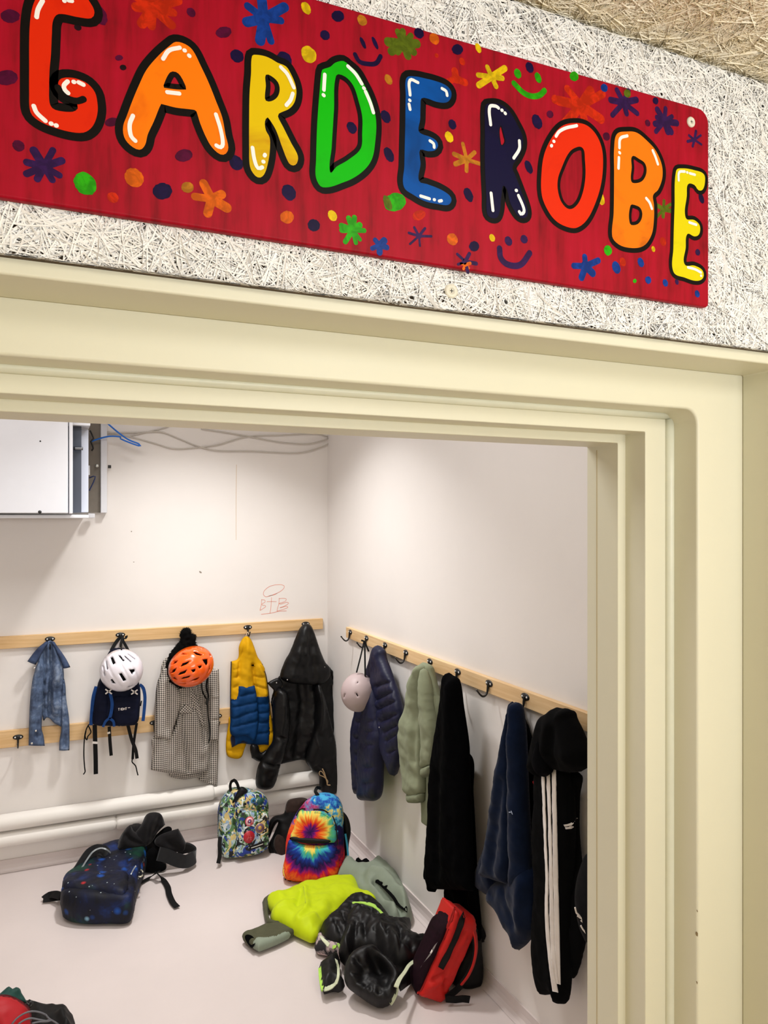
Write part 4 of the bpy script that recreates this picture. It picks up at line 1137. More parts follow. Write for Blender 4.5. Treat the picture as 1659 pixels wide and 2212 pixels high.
tube('chin_strap', hw, M_WEB, [fh.at(p[0], p[1], lf) for p, lf in zip(ZH('470,190 490,175 480,200 440,215 425,290 428,330'), (-0.10, -0.09, -0.085, -0.08, -0.04, 0.02))], 0.004, 0.006, 6, fh)

# ------------------------------------------------------------------ houndstooth coat and orange helmet
f = fr_back(400, 1530, 0.06); t = thing('houndstooth_coat', f.o, 'long black and cream houndstooth coat with a black fur hood', 'coat')
pillow('back_panel', t, M_HT, f, ZH('930,420 1240,400 1450,540! 1517,545! 1522,1000 1514,1400 1500,1858! 1400,1825 1298,1790! 1285,1762 1130,1782 975,1750 955,1700 860,1500 800,1000 860,600'), 0.02, 0.03, 0.04,
       folds=[(ZH('1400,700 1420,1100 1440,1500 1430,1800'), -0.016, 0.012), (ZH('1340,1500 1330,1760'), -0.02, 0.012)])
pillow('right_sleeve', t, M_HT, f.off(0.018), ZH('1430,560 1517,548! 1524,800 1522,1100 1512,1340! 1420,1345! 1405,1100 1400,850 1395,700'), 0.022, 0.015, 0.022, folds=[(ZH('1440,850 1520,850'), 0.004, 0.006), (ZH('1425,1120 1520,1120'), -0.006, 0.006)])
pillow('front_panel', t, M_HT, f.off(0.022), ZH('1040,700 1240,690 1300,850 1345,1100 1395,1300 1392,1660 1300,1708 1200,1725 1100,1727 960,1710 860,1695 755,1676! 772,1480 785,1300 980,1240 1050,1050'), 0.03, 0.02, 0.03,
       folds=[(ZH('1110,1060 1130,1300 1160,1500 1180,1700'), -0.022, 0.010), (ZH('1060,1080 1030,1250 1010,1450 1000,1690'), 0.014, 0.016), (ZH('1230,1040 1290,1250 1330,1500'), 0.012, 0.016), (ZH('1290,1000 1340,1200 1375,1400'), -0.016, 0.010), (ZH('900,1350 880,1680'), 0.010, 0.022), (ZH('1230,780 1290,1000'), -0.014, 0.010)])
pillow('left_sleeve', t, M_HT, f.off(0.040), ZH('905,520 860,610 822,720 802,950 795,1310! 890,1335 988,1346! 1012,1200 1062,1050 1105,860 1050,720 980,600'), 0.030, 0.015, 0.030, folds=[(ZH('880,700 860,1000 850,1300'), 0.008, 0.02), (ZH('960,700 980,900 960,1200'), -0.010, 0.014)])
pillow('lapel', t, M_HTB, f.off(0.046), ZH('1180,750! 1240,800 1290,900 1330,1060 1350,1200 1300,1120 1250,990 1200,880'), 0.010, 0.01, 0.012)
pillow('belt_tab', t, M_HTB, f.off(0.052), ZH('1065,1015! 1110,965 1160,932 1235,990 1212,1040 1140,1042 1082,1046'), 0.010, 0.01, 0.010)
hood = pillow('fur_hood', t, M_FUR, f.off(0.045), ZH('1130,86 1190,90 1222,150 1256,162 1258,250 1300,330 1335,500 1250,700 1130,757 1030,742 950,690 912,600 930,480 960,390 1040,280 1088,215 1080,150 1105,112'), 0.035, 0.03, 0.04, noise=(0.010, 90), edge=(0.008, 120))
def fur(parent, fr, poly, n, z, L, seed):
    r = random.Random(seed); b = smooth_path([tuple(fr.l(p[0], p[1], 0)) for p in poly], True, 0.01); V = []; Fs = []
    lo = b.min(0); hi = b.max(0); c = 0
    while c < n:
        if r.random() < 0.45: q = b[r.randrange(len(b))]; zz = 0.0
        else:
            q = np.array((r.uniform(lo[0], hi[0]), r.uniform(lo[1], hi[1])))
            if not inside(q[None], b)[0]: continue
            zz = z
        a = r.uniform(0, 6.28); l = L * r.uniform(0.5, 1.1); w = 0.0009
        d = np.array((math.cos(a), math.sin(a) - 0.5)); d = d / np.linalg.norm(d)
        m = np.array((-d[1], d[0])) * w; e = q + d * l; k = len(V)
        V += [(q[0] - m[0], q[1] - m[1], zz * 0.6), (q[0] + m[0], q[1] + m[1], zz * 0.6), (e[0], e[1], zz + r.uniform(0.0, 0.012))]; Fs.append((k, k + 1, k + 2)); c += 1
    o = link('fur_fringe', V, Fs, M_FUR, parent, None, False); o.location = (0, 0, 0); o['kind'] = 'stuff'
fur(hood, f.off(0.045), ZH('1130,86 1190,90 1222,150 1256,162 1258,250 1300,330 1335,500 1250,700 1130,757 1030,742 950,690 912,600 930,480 960,390 1040,280 1088,215 1080,150 1105,112'), 1500, 0.03, 0.010, 4)
fo = fr_back(413, 1440, 0.165)
ho = helmet('bike_helmet', 'glossy bright orange vented cycle helmet over the houndstooth coat', fo, (180 + 1207 / 5.184, 1340 + 516 / 5.184), 49.5, 42.5, math.radians(25), 0.105,
       ['1085,380 1108,362 1172,380', '1225,352 1258,350 1342,387 1310,396 1265,386', '1270,310 1296,307 1347,336', '1410,375 1430,385 1437,415 1420,400', '1335,440 1395,432 1397,480 1380,512 1350,470', '1418,505 1422,550 1395,597', '1282,515 1327,505 1322,527 1300,542', '1208,557 1257,545 1252,570 1228,587',
        '1088,522 1110,485 1197,454 1160,492', '1058,617 1085,585 1162,555 1140,592', '983,502 1008,460 1062,445 1040,477', '968,597 990,560 1042,535 1025,577', '993,651 1020,637 1052,667 1020,667', '1088,662 1120,640 1203,620 1180,642', '1193,687 1230,665 1308,634 1280,667', '1068,711 1157,708 1130,720'], M_ORG, ZH)
strap('chin_strap', ho, M_WEB, fo, ZH('1395,640 1375,740 1400,850 1380,945'), 0.009, [0.0, -0.01, -0.03, -0.035]); strap('chin_strap', ho, M_WEB, fo, ZH('1325,700 1335,800 1385,890'), 0.008, [-0.005, -0.02, -0.03])
strap('chin_strap', ho, M_WEB, fo, ZH('1385,890 1395,1050 1420,1250 1400,1380'), 0.005, [-0.03, -0.045, -0.055, -0.05])
strap('strap_buckle', ho, M_IRON, fo, ZH('1395,870 1378,935'), 0.016, -0.026, 0.006)

# ------------------------------------------------------------------ yellow and blue quilted jacket
f = fr_back(535, 1500, 0.05); t = thing('quilted_jacket', f.o, 'mustard yellow and blue quilted jacket on the back rail', 'jacket')
pillow('left_sleeve', t, M_YEL, f.off(-0.012), ZY('150,900 130,980 112,1100 116,1220 150,1252 235,1253 268,1180 285,1120 250,1000'), 0.02, 0.018, 0.025, quilt=[ZY('110,1120 280,1090'), ZY('110,1200 270,1180')])
pillow('right_sleeve', t, M_YEL, f.off(-0.01), ZY('470,740 492,860 512,1000 516,1110 470,1180 440,1205! 405,1205! 385,1150 420,1000'), 0.02, 0.018, 0.022, quilt=[ZY('420,1050 515,1040')])
pillow('drawcord', t, M_YEL, f, ZY('395,1160 450,1170 442,1240! 425,1205 400,1195'), 0.008, 0.006, 0.01)
pillow('body', t, [M_YEL, M_BLU], f, ZY('258,228 292,215 322,238 350,300 382,390 418,445 452,560 476,725 483,900 478,1142! 365,1142 300,1135 235,1130 160,1166! 150,1000 148,760 156,430! 212,405 222,300'), 0.028, 0.03, 0.035,
       zone=lambda x, y: 0 if y > f.l(560, 1505, 0.02)[1] else 1,
       folds=[(ZY('280,240 265,330 235,430 220,560'), -0.016, 0.008), (ZY('340,460 360,620 375,800 385,950'), -0.020, 0.009), (ZY('400,480 440,560 455,700'), 0.010, 0.014), (ZY('290,280 300,450 280,640'), 0.012, 0.02)],
       quilt=[ZY('155,510 215,495'), ZY('155,590 215,560'), ZY('155,670 210,640'), ZY('360,560 450,570'), ZY('365,640 470,665'), ZY('390,800 483,790'), ZY('385,880 483,870'), ZY('385,960 482,950'), ZY('375,1050 480,1040')], qamp=0.011, qw=0.006, wr=(0.008, 20, 70))
pillow('front_panel', t, M_BLU, f.off(0.020), ZY('217,636! 290,632 357,636! 376,740 387,900 380,1020 345,1108 280,1065 158,1058 152,900 152,768! 192,752'), 0.026, 0.014, 0.025, quilt=[ZY('190,740 370,700'), ZY('160,830 380,780'), ZY('155,930 385,850'), ZY('155,1000 385,940')], qamp=0.013, qw=0.006, wr=(0.006, 20, 0))
pillow('cuff_lining', t, M_NVD, f.off(0.014), ZY('158,1062 230,1062 290,1072 345,1108 290,1128 225,1132 162,1164!'), 0.010, 0.006, 0.02)
strap('zip', t, plain('navy_zip', rgb(30, 30, 44), 0.5), f, ZY('156,430 150,620 150,850 155,1040'), 0.005, 0.010); strap('zip', t, plain('dark_zip_right', rgb(50, 40, 26), 0.5), f, ZY('420,450 455,560 478,720 484,900 480,1140'), 0.004, 0.006)
pillow('chest_flap', t, M_YEL, f.off(0.022), ZY('300,462! 360,455 415,450 440,520 400,480 350,470'), 0.007, 0.005, 0.008)
tube('hanging_loop', t, plain('cream_loop', rgb(222, 200, 170), 0.8), [f.at(p[0], p[1], -0.012) for p in ZY('280,222 296,180 312,222')], 0.002, 0.004, 6, f)

# ------------------------------------------------------------------ black leather coat
f = fr_back(650, 1520, 0.075); t = thing('leather_coat', f.o, 'large black leather hooded coat in the corner of the back wall', 'coat')
pillow('coat_body', t, M_LEA, f, ZB('560,500 420,600 330,700 290,820 250,980 262,1060 280,1300 330,1500 355,1722! 480,1692 600,1668 662,1676! 760,1500 900,1700 1050,1690! 1145,1702! 1132,1500 1100,1100 1062,800 1000,700 960,600 850,520'), 0.03, 0.045, 0.05,
       folds=[(ZB('620,760 640,1000 600,1300 560,1600'), -0.020, 0.03), (ZB('1000,800 1040,1100 1060,1500'), -0.016, 0.016), (ZB('700,760 760,1000 740,1400'), 0.012, 0.03)], wr=(0.012, 9, 80))
pillow('hood', t, M_LEA, f.off(0.03), ZB('660,38 725,60 770,150 830,330 900,500 950,560 962,640 900,740 800,780 680,770 560,762 440,740 365,690 360,640 410,500 480,370 560,170 600,90'), 0.042, 0.04, 0.06,
       folds=[(ZB('650,120 600,300 560,500 500,700'), 0.010, 0.03), (ZB('720,150 740,400 760,700'), -0.012, 0.02), (ZB('690,200 680,400'), 0.008, 0.012)], wr=(0.010, 10, 85))
pillow('collar_flap', t, M_LEA, f.off(0.03), ZB('205,750! 270,710 350,690 390,770 340,850 310,900 270,1040! 250,980 290,880 278,830 240,790'), 0.012, 0.01, 0.02)
pillow('left_sleeve', t, M_LEA, f.off(0.052), ZB('330,820 285,940 268,1060 270,1430 200,1550 125,1680 90,1760 66,1930 90,2000 180,2022 270,1990 322,1880 362,1720 440,1500 478,1250 470,1000 440,850'), 0.045, 0.020, 0.045,
       folds=[(ZB('270,1420 340,1400 420,1420'), -0.014, 0.010), (ZB('180,1720 260,1745 340,1740'), -0.014, 0.010), (ZB('420,880 410,1100 380,1350'), 0.010, 0.02)], wr=(0.010, 10, 60))
pillow('right_sleeve', t, M_LEA, f.off(0.052), ZB('800,760 880,880 950,1150 1020,1450 1052,1690 1062,1800 1072,1950 1040,2050 960,2090 870,2062 832,1990 822,1835 760,1812 700,1740 662,1660 760,1300 780,1000'), 0.04, 0.020, 0.05,
       folds=[(ZB('830,880 860,1050 840,1300'), 0.016, 0.016), (ZB('780,1220 800,1400 830,1500'), 0.014, 0.012), (ZB('800,1760 900,1860'), -0.016, 0.012), (ZB('930,1100 960,1400'), -0.012, 0.02)], wr=(0.010, 9, 85))
pillow('pocket_flap', t, M_LEA, f.off(0.03), ZB('8,1490 90,1490 130,1580 200,1550 180,1650 120,1690 20,1645!'), 0.02, 0.02, 0.03)
pillow('shoulder_tab', t, M_LEA, f.off(0.012), ZB('950,560 985,598 1020,592! 1005,640 1040,690 1060,770 1000,760'), 0.012, 0.01, 0.012)
studs('snap', t, M_STUD, f, ZB('483,592 447,710 318,747 890,560'), 0.062, 0.0042)
tube('twine', t, M_TWINE, [f.at(p[0], p[1], 0.098) for p in ZB('920,1960 930,1920 880,1870 835,1850 830,1810 860,1810 900,1880 925,1950')], 0.0022, 0.005, 6, f)
tube('twine', t, M_TWINE, [f.at(p[0], p[1], 0.099) for p in ZB('865,1775 890,1830 920,1930 925,1965 960,1970')], 0.0034, 0.005, 6, f)

# ------------------------------------------------------------------ right wall: lilac helmet
M0 = hit(773, 1494, Vector((XR - 0.16, 0, 0)), Vector((-1, 0, 0)))
fl = fr_face((XR - 0.13, M0.y, M0.z), -18, 0)
c_ = (775, 1495)
hl = helmet('bike_helmet', 'matt lilac skate helmet hanging by its strap beside the navy puffer jacket', fl, c_, 37, 42, 0.0, 0.095, ['1113,738 1122,708 1128,706 1120,738', '1218,705 1226,702 1240,727 1232,731', '1228,612 1234,602 1240,606 1233,616'], M_LILAC, ZY, (), 0.010)
hk = hit(791, 1392, Vector((XR - 0.045, 0, 0)), Vector((-1, 0, 0)))
hk = fl.l(792, 1391, -0.04)
strap('chin_strap', hl, M_WEB, fl, ZY('1290,255 1262,380 1225,525'), 0.007, [-0.03, 0.0, 0.03], 0.002); strap('chin_strap', hl, M_WEB, fl, ZY('1295,255 1297,400 1300,565'), 0.008, [-0.03, 0.0, 0.02], 0.002)
strap('chin_strap', hl, M_WEB, fl, ZY('1265,250 1295,262 1310,300 1330,345'), 0.008, -0.02, 0.002)

# ------------------------------------------------------------------ navy puffer jacket
f = fr_right(815, 1560, 0.07); t = thing('puffer_jacket', f.o, 'navy blue quilted puffer jacket on the side wall rail, beside the lilac helmet', 'jacket')
pillow('back_panel', t, M_NAVP, f, ZR('266,190 232,280 192,400 142,600 122,720 130,1000 140,1103! 180,1095 230,1000 280,900 300,600 290,300'), 0.03, 0.045, 0.05, quilt=[ZR('135,660 250,640'), ZR('125,760 250,750'), ZR('130,860 250,860'), ZR('135,960 250,960'), ZR('190,420 270,440'), ZR('165,520 260,540')], qamp=0.018, qw=0.009, folds=[(ZR('180,720 175,1090'), -0.015, 0.014)])
pillow('right_panel', t, M_NAVP, f.off(0.012), ZR('264,190 302,208 312,260 346,350 390,480 416,600 416,720 402,900 376,996! 340,910 300,800 268,640 246,450 248,320'), 0.032, 0.03, 0.04,
       quilt=[ZR('250,440 300,420 365,400'), ZR('255,520 375,455'), ZR('262,580 397,512'), ZR('280,655 412,590'), ZR('300,720 416,652'), ZR('315,775 416,700'), ZR('330,850 412,800')], qamp=0.022, qw=0.009, res=0.006)
pillow('left_sleeve', t, M_NAVP, f.off(0.03), ZR('240,440 205,600 186,800 180,1000 182,1128 205,1141 270,1139 288,1095 294,980 296,880 302,760 285,640 262,480'), 0.045, 0.03, 0.045, quilt=[ZR('200,655 290,650'), ZR('190,720 300,710'), ZR('185,800 300,795'), ZR('182,940 295,935'), ZR('182,1040 292,1030')], qamp=0.012, qw=0.010, folds=[(ZR('240,650 235,1120'), 0.008, 0.02)])
studs('snap', t, M_STUD, f, ZR('283,690'), 0.05, 0.004)

# ------------------------------------------------------------------ sage sweatshirt
f = fr_right(915, 1580, 0.065); t = thing('sweatshirt', f.o, 'sage green cotton sweatshirt hanging between the navy puffer and the black dress', 'sweatshirt')
pillow('back_panel', t, M_SAGE, f, ZR('541,300 585,303 602,360 632,480 652,560 658,650 640,800 622,910 560,960 520,700 520,450'), 0.03, 0.04, 0.05, folds=[(ZR('570,320 600,480 625,640'), -0.016, 0.016), (ZR('600,360 640,560'), 0.01, 0.02)])
pillow('left_sleeve', t, M_SAGE, f.off(0.020), ZR('541,299 520,330 490,400 462,560 432,750 432,880 450,1000 472,1100 555,1100 560,1000 556,800 550,600 560,400 562,320'), 0.045, 0.03, 0.05, folds=[(ZR('545,330 535,600 540,900 540,1080'), 0.012, 0.02), (ZR('520,350 490,600 480,900'), -0.018, 0.02), (ZR('555,330 552,560 556,820'), -0.03, 0.012)], wr=(0.014, 9, 80))
pillow('cuff', t, M_SAGED, f.off(0.022), ZR('470,1092! 556,1092! 555,1152! 520,1158 482,1158!'), 0.03, 0.02, 0.02)
pillow('right_sleeve', t, M_SAGE, f.off(0.026), ZR('556,330 585,400 612,560 638,740 628,860 622,925! 562,945! 562,760 560,560'), 0.035, 0.025, 0.03, folds=[(ZR('575,450 600,640 605,880'), -0.024, 0.012)], wr=(0.010, 12, 80))
pillow('cuff', t, M_SAGED, f.off(0.028), ZR('562,935! 622,912! 620,980! 565,1002!'), 0.028, 0.02, 0.016)
pillow('hem', t, M_SAGE, f.off(-0.012), ZR('560,985 615,960 640,1100 605,1312! 580,1298 556,1280!'), 0.02, 0.02, 0.03)

# ------------------------------------------------------------------ black dress over black trousers
f = fr_right(985, 1700, 0.066); t = thing('trousers', f.o, 'long black trousers hanging behind the black dress, reaching down to the red backpack', 'trousers')
pillow('trouser_leg', t, M_DRESS, f.off(-0.022), ZR('700,860 842,860 856,1100 872,1400 886,1700 905,1900 908,2010! 800,2015 702,2010! 696,1690 690,1200'), 0.018, 0.018, 0.03, folds=[(ZR('790,900 800,1500 810,1990'), -0.014, 0.03)])
t = thing('dress', f.o, 'black jersey dress hanging on the side wall rail with a slit hem', 'dress')
pillow('dress_body', t, M_DRESS, f.off(0.034), ZR('706,358 740,368 777,398 802,560 836,800 838,900 850,1200 866,1600 868,1700! 700,1692! 636,1690! 632,1706 606,1706! 606,1642! 584,1632! 608,1300 620,1000 650,750 690,500'), 0.045, 0.018, 0.06,
       folds=[(ZR('720,400 700,900 690,1500'), 0.016, 0.04), (ZR('760,420 790,900 800,1600'), -0.018, 0.03), (ZR('640,1000 630,1600'), -0.012, 0.03)])

# ------------------------------------------------------------------ blue fleece, black vest behind
f = fr_right(1090, 1780, 0.05); t = thing('vest', f.o, 'black vest with a red zip hidden behind the dark blue fleece', 'vest')
pillow('vest_body', t, M_BLK, f.off(-0.030), ZF('355,205 372,250 415,362 446,480 455,700 472,900 480,1200 470,1560 420,1300 330,1000 300,600 330,300'), 0.012, 0.012, 0.04)
pillow('vest_body_edge', t, M_BLK, f.off(-0.012), ZF('240,520 215,650 180,762! 200,766 240,720'), 0.012, 0.012, 0.02)
strap('zip', t, plain('red_zip', rgb(176, 16, 26), 0.5), f, ZF('440,690 455,730 462,800'), 0.008, 0.012)
t = thing('fleece_jacket', f.o, 'dark blue fleece jacket hanging beside the black tracksuit with white stripes', 'jacket')
pillow('back_panel', t, M_FLE2, f.off(0.014), ZF('318,200 276,340 246,500 226,640 182,860 150,1080 106,1200 85,1325 185,1425 250,1520 272,1605 326,1682! 360,1500 360,1000 340,500'), 0.03, 0.028, 0.05, folds=[(ZF('200,1000 170,1150 190,1400'), -0.012, 0.03)])
pillow('hanging_end', t, M_FLE, f.off(0.026), ZF('330,1280 200,1330 185,1430 255,1520 300,1620 330,1660 350,1752! 412,1700 472,1582 470,1400 445,1250 400,1200'), 0.05, 0.03, 0.06, folds=[(ZF('360,1340 340,1500 350,1700'), 0.012, 0.02), (ZF('240,1400 290,1580'), -0.012, 0.02)], wr=(0.008, 10, 70))
pillow('right_sleeve', t, M_FLE, f.off(0.036), ZF('322,200 350,197! 366,240 384,400 400,800 420,1200 415,1300 340,1360 322,1200 312,800 314,400'), 0.045, 0.03, 0.05, folds=[(ZF('350,240 360,700 375,1250'), 0.020, 0.018), (ZF('385,400 405,900 415,1250'), -0.03, 0.016), (ZF('330,300 335,800 345,1250'), -0.02, 0.012)], wr=(0.010, 10, 85))
pillow('left_sleeve', t, M_FLE, f.off(0.040), ZF('320,202 300,260 270,400 240,600 195,900 160,1150 145,1270 200,1303 312,1338! 330,1250 326,900 320,500'), 0.045, 0.03, 0.05, folds=[(ZF('300,320 265,700 255,1250'), 0.012, 0.022), (ZF('318,260 310,800 318,1300'), -0.03, 0.014), (ZF('225,700 195,1000 175,1250'), -0.014, 0.02), (ZF('285,600 275,1000 280,1310'), 0.014, 0.014)], wr=(0.012, 10, 85))
V, Fs, _ = join([band(np.array([f.l(p[0], p[1], 0.092) for p in ZF(q)]), 0.0025, 0.092) for q in ('288,884 300,884', '302,876 308,888', '306,890 310,896')]); link('embroidered_mark', V, Fs, plain('pale_thread', rgb(190, 205, 230), 0.7), t, f, False)

# ------------------------------------------------------------------ black tracksuit: trousers with three white stripes, hooded top
f = fr_right(1215, 1850, 0.055); t = thing('track_trousers', f.o, 'black track trousers with three white stripes running down the leg', 'trousers')
def slope(x, y): return 0.0
pillow('trouser_leg', t, M_BLK, f.off(-0.012), ZF('560,640 728,640 724,800 722,1000 738,1200 762,1400 768,1650 742,1800 702,1921 676,1926! 660,1930 600,1900 560,1400'), 0.03, 0.026, 0.06)
pillow('trouser_leg', t, M_BLK, f.off(0.014), ZF('493,600 640,600 690,800 690,1200 672,1700 674,1900 660,2055 640,2086 602,2070 594,2020! 588,2022! 516,2031! 490,1940 472,1850 464,1600 480,1350 468,1000 480,800'), 0.05, 0.028, 0.06, folds=[(ZF('610,700 620,1300 600,1990'), -0.020, 0.02)])
LEGS = [o for o in t.children]
def pxw(n): return abs(f.l(1190 + n, 1850, 0.04)[0] - f.l(1190, 1850, 0.04)[0])
for pts, w in (('503,640 512,860 520,1100 529,1300 526,1500 540,1720 560,1880 583,2010', pxw(5.6)), ('536,620 545,900 553,1200 560,1500 568,1750 586,1955', pxw(5.4)), ('571,600 576,900 583,1250 591,1600 598,1960', pxw(5.0))):
    tape('stripe', t, M_STRIPE, f, ZF(pts), w, LEGS)
for pts in ('638,968 672,962 700,945 717,920', '646,984 672,982 692,972'):
    tape('pocket_piping', t, M_STRIPE, f, ZF(pts), 0.006, LEGS)
t = thing('hooded_top', f.o, 'black hooded top draped over the striped track trousers at the door-side end of the rail', 'hooded top')
pillow('top_body', t, M_BLK, f.off(0.036), ZT('270,206 340,155 410,168 455,165 512,200 526,270 580,380 650,548 702,680 704,860 640,922! 480,932 330,902 262,940 206,1006! 120,960 70,880 64,780 110,550 160,350 195,255'), 0.055, 0.05, 0.07,
       folds=[(ZT('300,240 220,440 200,700'), 0.016, 0.02), (ZT('340,260 420,500 460,800'), 0.014, 0.03), (ZT('270,300 250,560 260,900'), -0.018, 0.02), (ZT('440,240 540,500 600,800'), -0.014, 0.03)])
pillow('hood', t, fabric('black_hood_lining', rgb(9, 9, 12), 0.95, 0.2, 60, 900, 0.0, 0.25, 0.06), f.off(0.066), ZT('290,300 240,360 170,520 110,780 150,920 210,990! 270,930 250,700 240,520 290,380'), 0.04, 0.03, 0.04)

# ------------------------------------------------------------------ black bag at the door jamb
p0 = hit(1272, 1938, Vector((XR - 0.14, 0, 0)), Vector((-1, 0, 0)))
f = fr_face((XR - 0.15, p0.y, p0.z), 0, 0); t = thing('gym_bag', f.o, 'round black bag with white script hanging low beside the door jamb', 'bag')
pillow('bag_body', t, fabric('black_bag_canvas', rgb(13, 13, 16), 0.8, 0.25, 20, 900, 0.0, 0.25, 0.12), f, ZK('105,580 50,690 12,850 6,1000 30,1150 62,1250 105,1315 200,1320 260,1180 280,950 250,700 180,580'), 0.06, 0.08, 0.08, folds=[(ZK('90,640 50,800 40,1000'), -0.01, 0.012)])
for q in ('8,1030 20,1075 40,1095 52,1120 30,1100', '40,1095 70,1130 75,1160 60,1140', '70,1145 95,1165 120,1200', '58,1185 75,1215 105,1250'):
    strap('white_script', t, M_STRIPE, f, ZK(q), 0.0042, 0.035, 0.004)
zr = 1.135
tube('bag_cord', t, M_WEB, [f.w(*f.l(1278, 1850, 0.0), 0.0) , Vector((XR - 0.10, p0.y + 0.01, 0.98)), Vector((XR - 0.045, p0.y + 0.02, zr))], 0.004, 0.02, 8)
# ------------------------------------------------------------------ floor: materials
def galaxy_mat():
    t = NT('galaxy_print'); o = t.obj()
    neb = t.noise(7, 4, 0.6, dist=0.6); g = t.noise(5.5, 3, 0.55, t.mapping(loc=(3.1, 1.7, 0)))
    base = t.ramp(neb, [(0.40, rgb(5, 8, 20)), (0.56, rgb(8, 16, 44)), (0.74, rgb(14, 44, 104))])
    base = t.mix(t.ramp(g, [(0.56, (0, 0, 0, 1)), (0.70, (0.8, 0.8, 0.8, 1))]), base, rgb(10, 66, 44))
    def spots(scale, r, col, loc, c):
        v = t.n('ShaderNodeTexVoronoi', feature='F1'); t.put(v.inputs['Vector'], t.mapping(loc=loc)); v.inputs['Scale'].default_value = scale; v.inputs['Randomness'].default_value = 1.0
        m = t.ramp(v.outputs['Distance'], [(0.0, (1, 1, 1, 1)), (r, (0, 0, 0, 1))])
        return t.mix(m, c, col)
    base = spots(13, 0.26, rgb(20, 84, 176), (0.2, 0.7, 0.3), base)
    base = spots(9, 0.12, rgb(150, 200, 230), (0.9, 0.1, 0), base)
    base = spots(7, 0.09, rgb(196, 40, 40), (2.3, 4.1, 0), base)
    base = spots(26, 0.10, rgb(210, 226, 232), (5.1, 2.2, 0), base)
    t.color(base); t.set(Roughness=0.6); t.b.inputs['Specular IOR Level'].default_value = 0.3; t.bump(t.noise(700, 2), 0.2, 0.0006)
    return t.m
M_GAL = galaxy_mat()
def camo_mat():
    t = NT('swirl_camouflage_print')
    def layer(sc, loc, dist): return t.noise(sc, 2, 0.5, t.mapping(scale=(1.0, 0.75, 1.0), rot=(0, 0, 0.5), loc=loc), dist)
    def over(base, fac, lo, col): return t.mix(t.ramp(fac, [(0.0, (0, 0, 0, 1)), (lo, (1, 1, 1, 1))], 'CONSTANT'), base, col)
    a_ = layer(17, (0, 0, 0), 1.2)
    c = t.ramp(a_, [(0.0, rgb(34, 66, 30)), (0.42, rgb(88, 128, 80)), (0.50, rgb(176, 194, 186)), (0.57, rgb(138, 166, 192)), (0.64, rgb(60, 104, 54))], 'CONSTANT')
    c = over(c, layer(20, (3.7, 1.1, 0), 1.6), 0.57, rgb(24, 54, 140))
    c = over(c, layer(21, (7.2, 4.4, 0), 1.4), 0.585, rgb(206, 186, 122))
    c = over(c, layer(18, (1.9, 8.3, 0), 1.8), 0.565, rgb(14, 16, 22))
    c = over(c, layer(24, (5.5, 6.1, 0), 1.4), 0.61, rgb(214, 222, 220))
    t.color(c); t.set(Roughness=0.7); t.bump(t.noise(700, 2), 0.2, 0.0006)
    return t.m
M_CAMO = camo_mat()
def tiedye(name, cx, cy, stops, rmax, streak=0.16):
    """Concentric tie-dye rings broken up by radial streaks; the centre is in object coordinates."""
    t = NT(name); v = t.mapping(loc=(-cx, -cy, 0)); s = t.n('ShaderNodeSeparateXYZ'); t.put(s.inputs[0], v)
    r = t.math('SQRT', t.math('ADD', t.math('MULTIPLY', s.outputs[0], s.outputs[0]), t.math('MULTIPLY', s.outputs[1], s.outputs[1])))
    a = t.math('ARCTAN2', s.outputs[1], s.outputs[0])
    cmb = t.n('ShaderNodeCombineXYZ'); t.put(cmb.inputs[0], t.math('MULTIPLY', t.math('SINE', a), 2.6)); t.put(cmb.inputs[1], t.math('MULTIPLY', t.math('COSINE', a), 2.6)); t.put(cmb.inputs[2], t.math('MULTIPLY', r, 5.0))
    st = t.noise(2.4, 3, 0.6, cmb.outputs[0]); bl = t.noise(16, 3, 0.6)
    rr = t.math('ADD', t.math('DIVIDE', r, rmax), t.math('MULTIPLY', t.math('SUBTRACT', st, 0.5), streak * 3)); rr = t.math('ADD', rr, t.math('MULTIPLY', t.math('SUBTRACT', bl, 0.5), 0.16))
    t.color(t.ramp(rr, stops)); t.set(Roughness=0.8); t.b.inputs['Specular IOR Level'].default_value = 0.2; t.bump(t.noise(600, 2), 0.25, 0.0006)
    return t.m
def red_nylon(name, c): return fabric(name, c, 0.55, 0.10, 20, 900, 0.05, 0.3, 0.35)
M_RED = red_nylon('red_backpack_nylon', rgb(196, 20, 12)); M_REDB = red_nylon('crimson_nylon', rgb(168, 4, 20))
M_PURP = fabric('plum_mesh', rgb(28, 8, 18), 0.75, 0.4, 60, 300, 0.0, 0.6, 0.12)
M_LIME = fabric('lime_shell', rgb(186, 204, 8), 0.62, 0.05, 12, 800, 0.05, 0.2)
M_OLIVE = fabric('olive_sleeve', rgb(74, 74, 54), 0.75, 0.1, 30, 800, 0.05)
M_GREY = fabric('grey_green_shell', rgb(134, 144, 128), 0.7, 0.06, 16, 800, 0.05)
M_PUFF = fabric('black_puffer_nylon', rgb(7, 6, 8), 0.52, 0.2, 22, 700, 0.0, 0.2, 0.35)
M_PIPING = fabric('lime_piping', rgb(170, 214, 88), 0.6, 0.06)
M_PIPEW = fabric('pale_piping', rgb(206, 212, 180), 0.6, 0.06)
M_BRN = fabric('dark_brown_suede', rgb(46, 32, 26), 0.8, 0.35, 60, 400, 0.1, 0.5)
M_SILV = plain('silver_reflective_tape', rgb(150, 156, 160), 0.35, 0.3)
M_RING = plain('pale_metal_ring', rgb(206, 202, 180), 0.3, 0.6)

